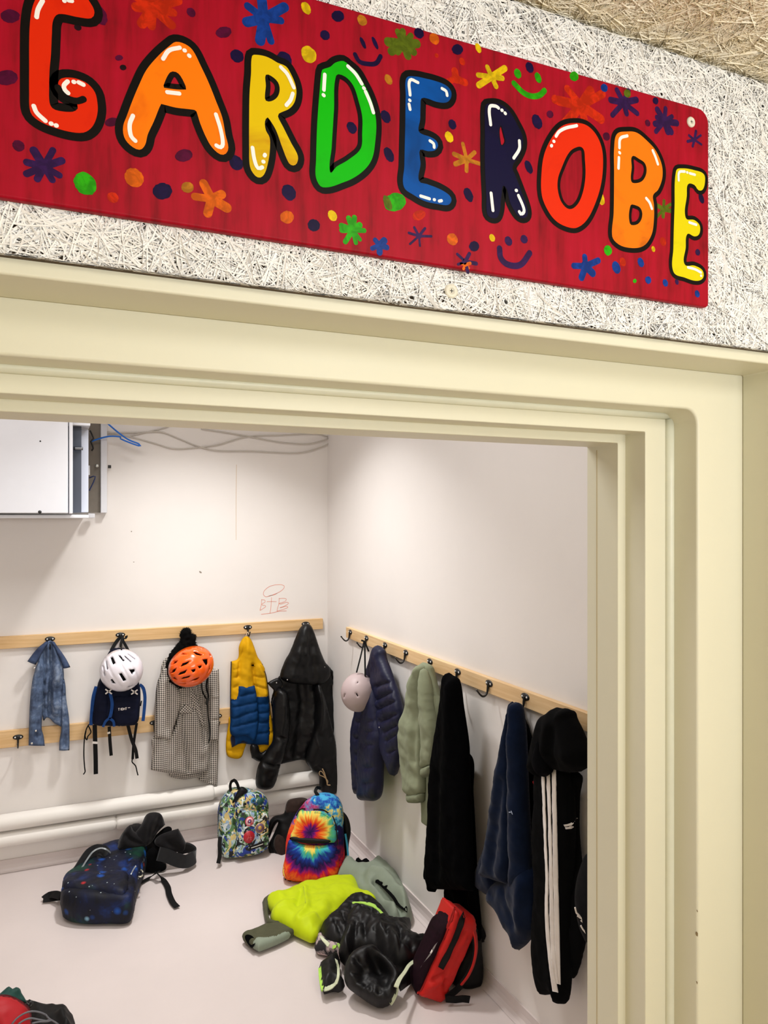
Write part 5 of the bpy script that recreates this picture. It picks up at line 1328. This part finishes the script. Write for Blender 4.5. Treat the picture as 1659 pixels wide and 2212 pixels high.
# ------------------------------------------------------------------ camouflage backpack
f = fr_stand(528, 1851, 16, 5); t = thing('backpack', f.o, 'backpack in green, blue and black swirl camouflage with round badges, standing by the pipes', 'backpack')
body = pillow('pack_body', t, M_CAMO, f.off(-0.01), ZC('172,232 225,200 330,195 440,225 520,280 545,350 545,480 552,650 540,770 460,838 330,868 190,882 92,872 66,780 60,600 66,420 102,310'), 0.05, 0.09, 0.06, p=2.8, wr=(0.005, 14, 60))
front = pillow('front_panel', t, M_CAMO, f.off(0.03), ZC('345,228 450,222 528,282 550,352 546,480 556,650 541,778 460,838 330,868 215,875 205,800 230,600 215,450 230,330 280,260'), 0.035, 0.03, 0.04, p=2.6, folds=[(ZC('240,560 300,420 420,415 540,430'), -0.010, 0.006)])
pk = pillow('front_pocket', t, M_CAMO, f.off(0.05), ZC('262,440 420,418 540,440 552,640 540,765 460,825 330,852 230,860 235,700 250,560'), 0.024, 0.02, 0.025, p=2.6)
pillow('top_zip_opening', t, M_BLK2, f.off(0.036), ZC('195,345 215,290 245,225 280,185 318,192 345,235 300,262 240,300'), 0.018, 0.02, 0.02)
strap('haul_loop', t, M_WEB, f, ZC('178,225 172,170 185,130 212,116 240,150 258,205'), 0.016, [0.0, 0.01, 0.012, 0.012, 0.012, 0.01], 0.003, (0.5, 0, 1))
strap('strap_tail', t, M_WEB, f, ZC('72,680 66,760 70,850 52,945'), 0.020, [0.03, 0.05, 0.06, 0.075], 0.003)
T_ = [pk, front]
def badge(name, cx, cy, layers):
    c = px_on(world_bvh(T_), f, *ZC('%d,%d' % (cx, cy))[0][:2]); g = []; mats = []
    for i, (r, m) in enumerate(layers):
        kk = f.l(0 + 460, 1700, 0.06); px = abs(f.l(560, 1700, 0.06)[0] - kk[0]) / 100
        v, fa = disc((c[0], c[1]), r * px / 4.608, r * px / 4.608 * 1.05, 0.0004 * i, 0, 26); g.append((v, fa, i)); mats.append(m)
    o = decal(name, t, mats, f, g, T_, 0.0035); sol = o.modifiers.new('badge_edge', 'SOLIDIFY'); sol.thickness = 0.003; sol.offset = -1 if False else 1
    sol.offset = -1
    return o, c
B_PINK = plain('badge_pink_red', rgb(222, 96, 110), 0.4); B_WHT = plain('badge_white', rgb(230, 220, 222), 0.4); B_NAV = plain('badge_navy', rgb(50, 52, 120), 0.4)
B_RED = plain('badge_red', rgb(172, 26, 40), 0.4); B_GLD = plain('badge_gold', rgb(204, 160, 70), 0.4); B_PUR = plain('badge_purple', rgb(110, 84, 104), 0.4); B_TEAL = plain('badge_teal', rgb(22, 76, 72), 0.5); B_BLU = plain('badge_blue', rgb(60, 130, 190), 0.5)
badge('badge', 362, 525, [(43, B_PINK), (33, B_WHT), (24, B_PINK), (16, B_NAV), (7, B_WHT)])
badge('badge', 466, 590, [(46, B_GLD), (42, B_PUR), (18, B_GLD)])
o, c = badge('badge', 357, 680, [(56, B_RED)])
q = 0.0005 * 56
V, Fs, _ = join([band(np.array([(c[0] - 0.012, c[1] - 0.016), (c[0] + 0.004, c[1] + 0.018), (c[0] + 0.010, c[1] - 0.016)]), 0.004, 0), band(np.array([(c[0] - 0.008, c[1] - 0.004), (c[0] + 0.014, c[1] - 0.004)]), 0.003, 0)])
decal('badge_mark', t, [plain('badge_mark_rose', rgb(196, 90, 96), 0.4)], f, [(V, Fs, 0)], T_, 0.0045)
badge('badge', 470, 330, [(33, B_TEAL)]); badge('badge', 400, 318, [(26, B_BLU), (14, B_TEAL)])
lab = tape('label_strip', t, M_BLK2, f, ZC('366,792 440,768 508,740'), 0.022, T_, 0.002)
tape('label_line', t, plain('label_pale_thread', rgb(190, 190, 180), 0.7), f, ZC('378,790 440,770 498,748'), 0.004, T_, 0.002, 6, 0.004)

# ------------------------------------------------------------------ black and brown bag behind
f = fr_stand(622, 1838, -10, 14); t = thing('backpack', f.o, 'black and dark brown backpack slumped behind the rainbow tie-dye backpack', 'backpack')
pillow('pack_body', t, M_BLK2, f, ZC('745,330 790,300 930,300 1000,400 960,700 900,900 730,930 690,905 610,860 570,800 548,770 600,660 640,540 560,700! 552,560 600,480 700,450 720,400'), 0.04, 0.05, 0.05, wr=(0.01, 10, 40))
pillow('brown_flap', t, M_BRN, f.off(0.02), ZC('742,325 785,302 925,305 900,380 850,445 745,458 718,410'), 0.025, 0.02, 0.03)
pillow('brown_pocket', t, M_BRN, f.off(0.025), ZC('640,650 690,640 730,660 725,880 690,890 640,845 600,770 610,700'), 0.03, 0.02, 0.03)
strap('shoulder_strap', t, M_WEB, f, ZC('560,770 590,850 650,900 700,915'), 0.018, 0.03)

# ------------------------------------------------------------------ rainbow tie-dye backpack
f = fr_stand(672, 1904, -8, 8); t = thing('backpack', f.o, 'rainbow tie-dye backpack standing on the floor with its front pocket open', 'backpack')
c1 = f.l(*ZC('965,640')[0][:2], 0.06); c2 = f.l(*ZC('975,725')[0][:2], 0.08)
K_NAVY = rgb(24, 16, 72); K_PUR = rgb(110, 20, 120); K_RED = rgb(214, 30, 40); K_ORG = rgb(240, 110, 28); K_YEL = rgb(238, 214, 96); K_GRN = rgb(84, 176, 120); K_CYN = rgb(70, 164, 206); K_BLU = rgb(28, 60, 160)
M_TD1 = tiedye('tie_dye_upper', c1[0], c1[1], [(0.0, K_NAVY), (0.13, K_PUR), (0.19, K_RED), (0.30, K_ORG), (0.43, K_YEL), (0.52, K_GRN), (0.64, K_CYN), (0.82, K_CYN), (0.92, K_BLU), (1.0, K_CYN)], 0.21)
M_TD2 = tiedye('tie_dye_lower', c2[0], c2[1], [(0.0, K_ORG), (0.10, K_ORG), (0.19, K_YEL), (0.26, K_GRN), (0.34, rgb(60, 170, 180)), (0.44, K_BLU), (0.60, K_NAVY), (0.70, K_PUR), (0.78, K_RED), (0.90, K_ORG), (0.97, K_RED), (1.0, K_YEL)], 0.21)
def td_body():
    t_ = NT('tie_dye_body'); sp = t_.n('ShaderNodeSeparateXYZ'); t_.put(sp.inputs[0], t_.mapping(loc=(-c1[0], -c1[1], 0)))
    x_, y_ = sp.outputs[0], sp.outputs[1]; n1 = t_.noise(11, 3, 0.6, dist=0.8); n2 = t_.noise(26, 3, 0.6)
    w = t_.math('ADD', t_.math('MULTIPLY', x_, 4.2), t_.math('MULTIPLY', t_.math('SUBTRACT', n1, 0.5), 1.3))
    m = t_.ramp(t_.math('ADD', w, 0.55), [(0.35, (0, 0, 0, 1)), (0.6, (1, 1, 1, 1))])
    h = t_.math('ADD', t_.math('MULTIPLY', y_, 3.2), t_.math('MULTIPLY', t_.math('SUBTRACT', n2, 0.5), 0.9)); h = t_.math('ADD', h, 0.45)
    left = t_.ramp(h, [(0.0, K_ORG), (0.25, K_RED), (0.5, K_ORG), (0.62, K_BLU), (0.75, rgb(120, 20, 70)), (0.9, K_RED), (1.0, rgb(220, 60, 90))])
    right = t_.ramp(h, [(0.0, K_RED), (0.15, rgb(120, 16, 60)), (0.30, K_NAVY), (0.48, K_NAVY), (0.58, K_CYN), (0.70, K_YEL), (0.76, K_CYN), (0.88, K_BLU), (1.0, K_CYN)])
    t_.color(t_.mix(m, left, right)); t_.set(Roughness=0.8); t_.b.inputs['Specular IOR Level'].default_value = 0.2; t_.bump(t_.noise(600, 2), 0.25, 0.0006)
    return t_.m
M_TD3 = td_body()
pillow('pack_body', t, M_TD3, f.off(-0.02), ZC('1048,255 1150,258 1238,300 1280,370 1297,450 1303,700 1308,945 1262,1000 1245,1100 1200,1126 1000,1134 760,1104 702,1060 694,1000 718,880 728,720 758,600 800,500 860,400 940,310'), 0.055, 0.10, 0.06, p=2.8, wr=(0.005, 12, 80))
up = pillow('pocket_upper', t, M_TD1, f.off(0.022), ZC('868,412 905,404 1080,410 1140,440 1190,485 1220,570 1232,720 1120,735 960,735 830,722 770,690 800,600 835,480'), 0.034, 0.02, 0.03, folds=[(ZC('850,430 900,410 1080,415 1150,450 1200,530'), 0.006, 0.006)])
lo_ = pillow('pocket_lower', t, M_TD2, f.off(0.024), ZC('772,700 880,735 1000,752 1120,748 1200,735 1245,800 1255,960 1240,1095 1195,1124 1000,1130 760,1100 704,1058 697,1000 722,880 740,760'), 0.042, 0.02, 0.04, wr=(0.004, 16, 90))
pillow('pocket_opening', t, M_BLK2, f.off(0.056), ZC('765,692 880,690 1050,700 1172,722 1120,742 960,748 840,728'), 0.006, 0.012, 0.012)
strap('pocket_zip', t, M_BLK2, f, ZC('830,470 865,410 920,402'), 0.006, 0.036); strap('pocket_zip', t, M_BLK2, f, ZC('1000,408 1090,412 1150,445'), 0.006, 0.052)
strap('side_seam', t, M_BLK2, f, ZC('1190,470 1222,560 1236,690 1240,760'), 0.005, 0.046)
pillow('shoulder_strap', t, M_BLK2, f.off(-0.06), ZC('1290,435 1330,465 1362,540 1372,640 1352,760 1355,870 1385,935 1370,968 1330,960 1310,900 1305,700'), 0.02, 0.02, 0.02)
strap('strap_edge', t, tiedye('tie_dye_strap', 0, 0, [(0, K_RED), (0.4, K_ORG), (0.6, K_YEL), (0.8, K_GRN), (1, K_CYN)], 0.12, 0.1), f, ZC('1318,650 1335,760 1345,870 1342,950'), 0.009, -0.032)
strap('haul_loop', t, M_WEB, f, ZC('1050,270 1020,230 1040,190 1075,200'), 0.016, [0.0, -0.02, -0.05, -0.06], 0.003)
pillow('pack_bottom', t, fabric('navy_bottom_panel', rgb(28, 24, 56), 0.7), f.off(-0.03), ZC('715,1085 1000,1118 1205,1118 1190,1142 1000,1150 780,1128'), 0.05, 0.06, 0.02)

# ------------------------------------------------------------------ galaxy backpack lying down
f = fr_floor(230, 1945, 0.072); t = thing('backpack', (f.o.x, f.o.y, 0), 'dark blue galaxy print backpack lying on the floor with its padded straps spread', 'backpack')
gb = pillow('pack_body', t, M_GAL, f, ZG('242,1000 240,880 262,800 345,735 480,600 600,515 720,465 900,425 1060,415 1110,470 1075,600 1030,740 1000,830 975,960 925,1040 700,1055 400,1050'), 0.068, 0.070, 0.06, p=3.2, res=0.008,
       folds=[(ZG('245,810 420,800 660,810 900,810'), -0.010, 0.008), (ZG('300,700 600,690 860,690'), -0.006, 0.007), (ZG('260,780 500,760 880,770'), 0.008, 0.014), (ZG('940,450 900,600 890,740'), -0.007, 0.006)], wr=(0.008, 9, 20))
pillow('front_pocket', t, M_GAL, f.off(0.044), ZG('250,845 262,790 330,735 600,715 890,715 915,800 910,870 850,930 600,905 350,890'), 0.040, 0.03, 0.04, p=2.6, folds=[(ZG('260,850 600,860 900,850'), -0.008, 0.007)])
M_PAD = fabric('black_strap_padding', rgb(20, 20, 22), 0.8, 0.2)
P = [f.at(p[0], p[1], l) for p, l in zip(ZG('350,735 420,640 470,560 530,480 600,445 660,455 705,490'), (0.03, 0.05, 0.065, 0.085, 0.095, 0.09, 0.06))]
V, Fs = strap_geo(P, 0.055, 0.010, [(0.7, -0.5, 0.5)] * 7, 0.008); so = link('shoulder_strap', V, Fs, M_PAD, t, f, False); bev(so, 0.003, 2)
V, Fs = strap_geo([(a[0] + 0.018, a[1] - 0.016, a[2] + 0.016) for a in P], 0.007, 0.003, [(0.7, -0.5, 0.5)] * 7, 0.008); link('reflective_trim', V, Fs, M_SILV, so, None, False).location = (0, 0, 0)
V, Fs = strap_geo([f.at(p[0], p[1], l) for p, l in zip(ZG('1210,480 1290,500 1400,545 1490,555 1560,510 1555,450 1480,425 1400,440'), (0.05, 0.03, 0.0, -0.02, -0.02, 0.0, 0.02, 0.02))], 0.062, 0.012, [(0, -0.9, 0.5), (0, -0.9, 0.5), (0, -0.9, 0.5), (0, -1, 0.3), (1, -0.2, 0.3), (0.7, 0.7, 0.3), (0, 1, 0.3), (0, 1, 0.3)], 0.008)
so = link('shoulder_strap', V, Fs, M_PAD, t, f, False); bev(so, 0.003, 2)
fz = fr_floor(350, 1900, 0.005)
for pts, w in (('1185,665 1255,740 1300,810 1315,880 1350,960 1395,1010', 0.026), ('1210,655 1120,720 1020,775', 0.022)):
    strap('webbing_tail', t, M_WEB, fz, ZG(pts), w, [0.05] + [0.006] * (len(pts.split()) - 1), 0.003)
strap('bottom_loop', t, M_WEB, fz, ZG('245,905 180,885 120,895 70,930'), 0.034, [0.04, 0.035, 0.02, 0.012], 0.004, (0, -0.6, 0.8)); strap('bottom_loop', t, M_WEB, fz, ZG('60,945 130,935 245,920'), 0.020, [0.01, 0.012, 0.02], 0.004, (0, -0.6, 0.8))
rg = [f.at(1022/4.608 + 80 + 7.2*math.cos(a), 1740 + 675/4.608 + 7.6*math.sin(a), 0.03) for a in np.linspace(0.5, 5.9, 16)]
tube('metal_ring', t, M_RING, rg, 0.0035, 0.005, 8, f)
tape('zip_pull', t, M_SILV, f, ZG('935,690 960,640 985,605'), 0.005, [gb], 0.002)

# ------------------------------------------------------------------ black crumpled jacket on the backpack
f = fr_stand(300, 1884, 0, 0); t = thing('jacket', f.o, 'crumpled black jacket heaped behind the galaxy print backpack', 'jacket')
M_BJ = fabric('washed_black_cotton', rgb(16, 14, 16), 0.85, 0.2, 26, 500, 0.1, 0.4)
pillow('jacket_body', t, M_BJ, f.off(-0.04), ZG('830,310 860,260 920,200 1040,190 1160,300 1260,330 1280,560 1285,620 1200,660 1050,640 900,520 790,450 800,380'), 0.05, 0.05, 0.05, wr=(0.02, 12, 30))
pillow('sleeve', t, M_BJ, f.off(0.0), ZG('1040,185 1088,92 1150,68 1232,85 1276,190! 1205,262 1150,352 1070,405 980,380 950,320'), 0.035, 0.03, 0.035, folds=[(ZG('1180,80 1130,200 1100,380'), 0.018, 0.012), (ZG('1230,110 1180,260'), -0.02, 0.012)], wr=(0.012, 12, 60))
pillow('collar', t, M_BJ, f.off(0.015), ZG('835,310 920,200 960,250 1080,350 1060,400 900,425 790,445! 815,370'), 0.03, 0.02, 0.03, folds=[(ZG('880,300 960,360 1050,390'), -0.015, 0.012)], wr=(0.014, 14, 20))
pillow('sleeve', t, M_BJ, f.off(0.02), ZG('1180,330 1230,290 1320,255 1406,230! 1445,300 1482,372! 1455,450 1330,455 1225,415 1170,380'), 0.03, 0.02, 0.03, folds=[(ZG('1230,300 1300,380 1420,440'), -0.012, 0.02)], wr=(0.008, 14, 10))
pillow('knotted_hem', t, M_BLK, f.off(-0.005), ZG('1160,340 1230,250 1300,208 1340,225 1330,270 1230,310 1200,400'), 0.02, 0.02, 0.02)
pillow('lining', t, M_BLK, f.off(0.03), ZG('1060,470 1200,420 1225,560 1285,590 1275,640 1180,668 1040,655 1010,600'), 0.02, 0.02, 0.03)

# ------------------------------------------------------------------ lime and grey jacket spread on the floor
f = fr_floor(720, 1970, 0.022); t = thing('rain_jacket', (f.o.x, f.o.y, 0), 'lime yellow and grey jacket with olive sleeves spread on the floor', 'jacket')
hood_end = pillow('hood_end', t, M_GREY, f, ZL('908,76 1000,82 1130,150 1200,112 1262,95 1352,142 1440,230 1492,330 1530,450 1542,525 1500,585 1370,604 1300,480 1230,420 1100,350 1000,240 895,222! 900,140'), 0.070, 0.020, 0.07,
       folds=[(ZL('1225,215 1300,260 1400,350 1465,460'), -0.05, 0.014), (ZL('1200,150 1320,190 1440,290 1510,420'), 0.03, 0.025), (ZL('960,110 1060,200 1200,260'), 0.012, 0.02), (ZL('1120,160 1160,240 1300,420'), -0.016, 0.016), (ZL('1300,330 1400,500 1480,560'), 0.018, 0.02)], wr=(0.026, 9, -35))
tape('fold_shade', t, M_BLK, f, ZL('1228,215 1300,258 1390,345 1440,420 1500,462'), [0.004, 0.022, 0.030, 0.026, 0.018], [hood_end], 0.002)  # black strip laid on the cloth as the shade inside the fold
pillow('lining', t, M_BLK, f.off(0.006), ZL('1035,102 1100,84 1192,95 1160,150 1120,160 1080,130'), 0.05, 0.02, 0.03, noise=(0.02, 40))
pillow('olive_shoulder', t, M_OLIVE, f.off(0.004), ZL('350,334 432,340 460,345 330,420 340,560 430,590 335,595 300,582 272,470 262,392! 310,346'), 0.022, 0.02, 0.025, wr=(0.006, 18, 60))
def sleeve_zone():
    q = [f.off(0.010).l(p[0], p[1], 0.012) for p in ZL('150,740 225,712 300,706 380,688 450,652 520,640 560,636')]
    xs_ = [p[0] for p in q]; ys_ = [p[1] for p in q]
    return lambda x, y: 1 if y < np.interp(x, xs_, ys_) and x > xs_[0] + 0.012 else 0
sl = pillow('olive_sleeve', t, [M_OLIVE, M_GREY], f.off(0.010), ZL('96,672 200,630 320,590 420,590 545,648! 400,720 230,786! 160,745 100,700'), 0.022, 0.028, 0.03, res=0.005, zone=sleeve_zone())
g = disc((0, 0), 0.030, 0.017, 0, 0, 26); cc = f.l(*ZL('160,706')[0][:2], 0.03)
fc = fr_face(f.w(cc[0], cc[1], 0.022), -38, 30)
link('sleeve_opening', [(v[0] * math.cos(-0.5) - v[1] * math.sin(-0.5), v[0] * math.sin(-0.5) + v[1] * math.cos(-0.5), 0.006 - 0.02 * (1 - min(1, (v[0]**2 + v[1]**2) / 0.0009))) for v in g[0]], g[1], M_BLK, t, fc, True)
lime = pillow('lime_panel', t, M_LIME, f.off(0.008), ZL('300,385 380,352 460,330 600,265 640,255 700,252 740,238 850,220 1040,215 1075,240 1106,320 1150,340 1196,352 1235,405 1100,400 1000,440 850,545 770,640 742,700 680,722 610,697 500,642 420,590 350,560 330,520 345,480 322,450'), 0.052, 0.026, 0.06,
       folds=[(ZL('620,260 630,330 640,420 560,520'), 0.014, 0.014), (ZL('600,280 560,400'), -0.010, 0.012), (ZL('820,430 700,500 560,560'), 0.014, 0.02), (ZL('1100,345 950,420 780,560 720,690'), 0.026, 0.022), (ZL('1080,330 900,390 760,480'), -0.016, 0.018), (ZL('340,440 430,400 520,370'), 0.008, 0.012), (ZL('760,520 680,620'), -0.010, 0.012), (ZL('900,250 760,380'), 0.008, 0.03)], wr=(0.012, 9, 25))
tape('seam', t, fabric('lime_seam', rgb(176, 194, 14), 0.7), f, ZL('612,262 625,330 632,400'), 0.003, [lime], 0.002)

# ------------------------------------------------------------------ black puffer with lime piping
f = fr_floor(800, 2080, 0.030); t = thing('puffer_jacket', (f.o.x, f.o.y, 0), 'black puffer jacket with lime green piping heaped on the floor', 'jacket')
bp = pillow('back_panel', t, M_PUFF, f.off(0.014), ZP('382,82 470,78 560,95 690,200 762,310 800,420 600,520 420,520 330,500 170,480 95,365 150,290 220,228 300,140'), 0.07, 0.035, 0.07,
       quilt=[ZP('230,230 300,330'), ZP('300,160 370,300'), ZP('380,100 440,260'), ZP('470,90 530,260'), ZP('560,110 610,260'), ZP('640,170 690,290')], qamp=0.026, qw=0.011, noise=(0.007, 48), wr=(0.012, 10, 60))
tape('lime_trim', t, M_PIPING, f, ZP('388,90 430,84 500,90 590,120 660,185 710,245 754,303'), 0.012, [bp], 0.004, 4)
mid = pillow('jacket_body', t, M_PUFF, f.off(0.035), ZP('330,260 400,225 490,235 600,300 760,305 840,296 930,286! 928,400 1010,450 1065,440 1110,432! 1130,500 1015,605 900,655 760,660 600,560 420,540 340,600 262,560 300,400'), 0.075, 0.06, 0.07,
       quilt=[ZP('420,240 400,480'), ZP('500,250 520,500'), ZP('600,310 620,540'), ZP('700,320 760,560'), ZP('830,310 830,560'), ZP('930,420 940,600')], qamp=0.030, qw=0.012, folds=[(ZP('360,300 330,450 330,580'), 0.02, 0.02), (ZP('640,330 780,420 930,500'), 0.02, 0.03), (ZP('560,420 700,520 880,600'), -0.03, 0.03)], noise=(0.007, 48), wr=(0.022, 10, 30))
fs = fr_stand(800, 2168, -6, 52)
col = pillow('collar', t, M_PUFF, fs.off(0.05), ZP('520,488 600,490 650,540 760,640 832,760 800,870 780,960 720,1030 640,1052 560,1022 430,932 342,860 312,770 330,640 400,540'), 0.075, 0.05, 0.08, res=0.007,
       folds=[(ZP('540,690 600,650 690,720'), -0.060, 0.050), (ZP('600,540 630,620'), -0.05, 0.03), (ZP('380,640 400,780 480,900 600,960 720,930 760,840'), 0.020, 0.035)],
       quilt=[ZP('330,700 450,690'), ZP('330,800 460,770'), ZP('420,900 500,810'), ZP('510,980 560,850'), ZP('610,1030 630,870'), ZP('720,1010 700,870'), ZP('400,560 490,640')], qamp=0.022, qw=0.010, noise=(0.007, 48), wr=(0.008, 16, 10))
tape('pale_trim', t, M_PIPEW, fs, ZP('800,860 790,920 760,985 735,1020'), 0.012, [col], 0.004, 4)
V, Fs = strap_geo([f.at(p[0], p[1], l) for p, l in zip(ZP('790,858 820,790 870,720 905,665 950,630 1005,622'), (0.10, 0.09, 0.08, 0.075, 0.07, 0.065))], [0.016, 0.015, 0.012, 0.012, 0.012, 0.014], 0.004, (0, -0.5, 0.8), 0.008)
link('pale_trim', V, Fs, M_PIPEW, t, f, False)
pillow('front_edge', t, M_PUFF, f.off(0.02), ZP('1015,620 960,640 900,690 840,790 800,870 830,850 900,790 985,720 1010,660'), 0.04, 0.045, 0.03)
cf = pillow('cuff', t, M_PUFF, f.off(0.006), ZP('112,668 180,630 240,590 275,640 268,780 320,850 260,882 215,875 120,908! 88,800 80,688!'), 0.05, 0.03, 0.05, quilt=[ZP('110,800 240,800')], wr=(0.008, 20, 40))
tape('lime_trim', t, M_PIPING, f, ZP('90,688 95,760 105,840 118,895'), 0.013, [cf], 0.004, 4); tape('lime_trim', t, M_PIPEW, f, ZP('240,610 255,680 258,760 225,845 170,882 125,892'), 0.010, [cf], 0.004, 4)
M_PAT = plain('pink_grey_camo_lining', rgb(168, 148, 146), 0.8)
def patt():
    q = NT('pink_grey_black_pattern'); q.color(q.ramp(q.noise(26, 2), [(0.40, rgb(26, 24, 28)), (0.47, rgb(120, 108, 108)), (0.56, rgb(184, 162, 160))], 'CONSTANT')); q.set(Roughness=0.8); return q.m
pc = pillow('patterned_hem', t, patt(), f.off(0.0), ZP('92,386 55,440 38,500 60,525 150,545 240,565 300,585 290,500 180,470'), 0.035, 0.025, 0.03, wr=(0.008, 20, 40))
tape('lime_trim', t, M_PIPEW, f, ZP('95,392 120,425 150,455 172,484'), 0.011, [pc, bp], 0.004, 4); tape('lime_trim', t, M_PIPING, f, ZP('205,497 240,490 270,495'), 0.008, [pc, bp, mid], 0.004, 4)

# ------------------------------------------------------------------ red backpack against the side wall
f = fr_stand(950, 2158, 24, 0); t = thing('backpack', f.o, 'bright red backpack with a black back leaning against the side wall', 'backpack')
pillow('back_panel', t, M_BLK2, f.off(-0.05), ZP('1420,200 1500,215 1542,260 1560,500 1572,700 1545,812 1500,835 1432,852 1360,840 1285,800 1330,600 1420,400'), 0.05, 0.08, 0.05, p=2.6)
side = pillow('pack_body', t, M_RED, f.off(0.0), ZP('1326,122 1350,150 1396,165 1420,190 1500,205 1516,290 1500,350 1452,450 1400,570 1360,650 1300,790 1262,860 1280,885 1182,988! 984,925! 1010,860 1080,700 1140,570 1200,430 1280,230'), 0.030, 0.13, 0.035, p=2.8,
       folds=[(ZP('1240,870 1245,720 1330,540 1420,350'), -0.010, 0.007), (ZP('1010,880 1130,800 1220,740'), -0.010, 0.008), (ZP('1020,850 1160,830 1230,770'), 0.010, 0.012), (ZP('1290,600 1420,420'), 0.006, 0.01), (ZP('1390,180 1330,420 1190,690'), -0.006, 0.012)], wr=(0.005, 14, 60))
pillow('mesh_pocket', t, M_PURP, f.off(-0.015), ZP('1318,135 1262,215 1180,310 1120,435 1062,560 1000,700 962,845 984,928 1012,860 1082,700 1142,570 1202,430 1285,240'), 0.03, 0.10, 0.03)
pillow('white_print', t, M_STRIPE, f.off(0.012), ZP('1172,445! 1140,480 1080,580 1020,670 1010,690 1040,640 1110,560'), 0.006, 0.006, 0.006)
tape('zip', t, M_BLK2, f, ZP('1410,190 1385,270 1340,390 1290,500 1240,600 1198,686'), 0.022, [side], 0.003)
tape('piping', t, red_nylon('dark_red_piping', rgb(170, 22, 18)), f, ZP('1326,130 1285,240 1205,430 1140,575 1080,705 1012,862 988,920'), 0.006, [side], 0.004)
strap('shoulder_strap', t, M_RED, f, ZP('1498,330 1520,400 1525,520 1500,650 1450,760 1390,840'), 0.020, [0.02, 0.028, 0.03, 0.03, 0.03, 0.025], 0.006, (0.7, 0, 0.7))
strap('shoulder_strap_lining', t, M_BLK2, f, ZP('1488,345 1505,420 1508,520 1484,640 1436,745 1376,830'), 0.016, [0.014, 0.02, 0.022, 0.022, 0.022, 0.02], 0.006, (0.7, 0, 0.7))
strap('webbing_tail', t, M_WEB, f, ZP('1390,840 1340,890 1290,930 1245,965'), 0.026, [0.025, 0.03, 0.04, 0.05], 0.004); strap('webbing_tail', t, M_WEB, f, ZP('1250,968 1340,975 1400,968 1465,975'), 0.024, [0.05, 0.06, 0.065, 0.07], 0.004)
strap('upper_strap', t, M_WEB, f, ZP('1520,225 1560,290 1600,390 1590,420'), 0.014, -0.03, 0.003); strap('upper_strap', t, M_WEB, f, ZP('1545,300 1575,430 1600,425'), 0.016, -0.03, 0.003)

# ------------------------------------------------------------------ red bag and black jacket at the lower left edge
f = fr_stand(40, 2300, 10, 30); t = thing('rucksack', f.o, 'crimson red and green rucksack cut off by the lower left corner', 'rucksack')
pillow('green_lid', t, fabric('dark_green_nylon', rgb(28, 66, 60), 0.6, 0.2, 20, 800, 0.05), f.off(-0.01), ZE('-60,560 0,530 60,478 108,446 150,476 192,454 240,476 256,522 300,592 315,650 200,640 0,620'), 0.03, 0.06, 0.04, folds=[(ZE('60,520 150,500 250,560'), -0.016, 0.012)])
rd = pillow('pack_body', t, M_REDB, f.off(0.012), ZE('-260,620 -100,560 0,553 82,555 180,590 262,640 330,702 356,752 372,900 380,1050 300,1250 100,1350 -150,1350 -280,1100 -300,800'), 0.07, 0.12, 0.10, folds=[(ZE('0,690 120,660 240,650'), -0.006, 0.008)])
tape('lid_piping', t, fabric('dark_red_edge', rgb(96, 6, 20), 0.6), f, ZE('0,556 90,562 180,594 262,644 330,706 356,756 366,860'), 0.006, [rd], 0.003, 4)
for q in ('140,900 200,830 290,770 380,745 470,755 545,785', '215,900 290,850 370,828 470,845 560,860 600,835', '545,785 590,835 650,870 700,905', '380,890 470,870 570,865 620,850'):
    tube('grey_drawcord', t, plain('grey_drawcord', rgb(92, 92, 98), 0.5), [f.at(p[0], p[1], 0.10) for p in ZE(q)], 0.0028, 0.006, 8, f)
tube('zip_pull', t, M_IRON, [f.at(p[0], p[1], 0.05) for p in ZE('320,650 345,665 350,640 370,628 384,650 372,680 350,690')], 0.004, 0.005, 8, f)
f = fr_floor(120, 2230, 0.05); t = thing('jacket', (f.o.x, f.o.y, 0), 'black jacket bundled beside the crimson rucksack in the lower left corner', 'jacket')
pillow('jacket_body', t, M_BLK2, f, ZE('300,660 380,685 480,722 600,742 690,742 722,757 760,742 812,752 852,812 888,852 905,960 900,1150 700,1250 450,1200 330,1000'), 0.05, 0.045, 0.06, wr=(0.02, 12, 30), folds=[(ZE('740,770 760,850 800,900'), 0.02, 0.014)])
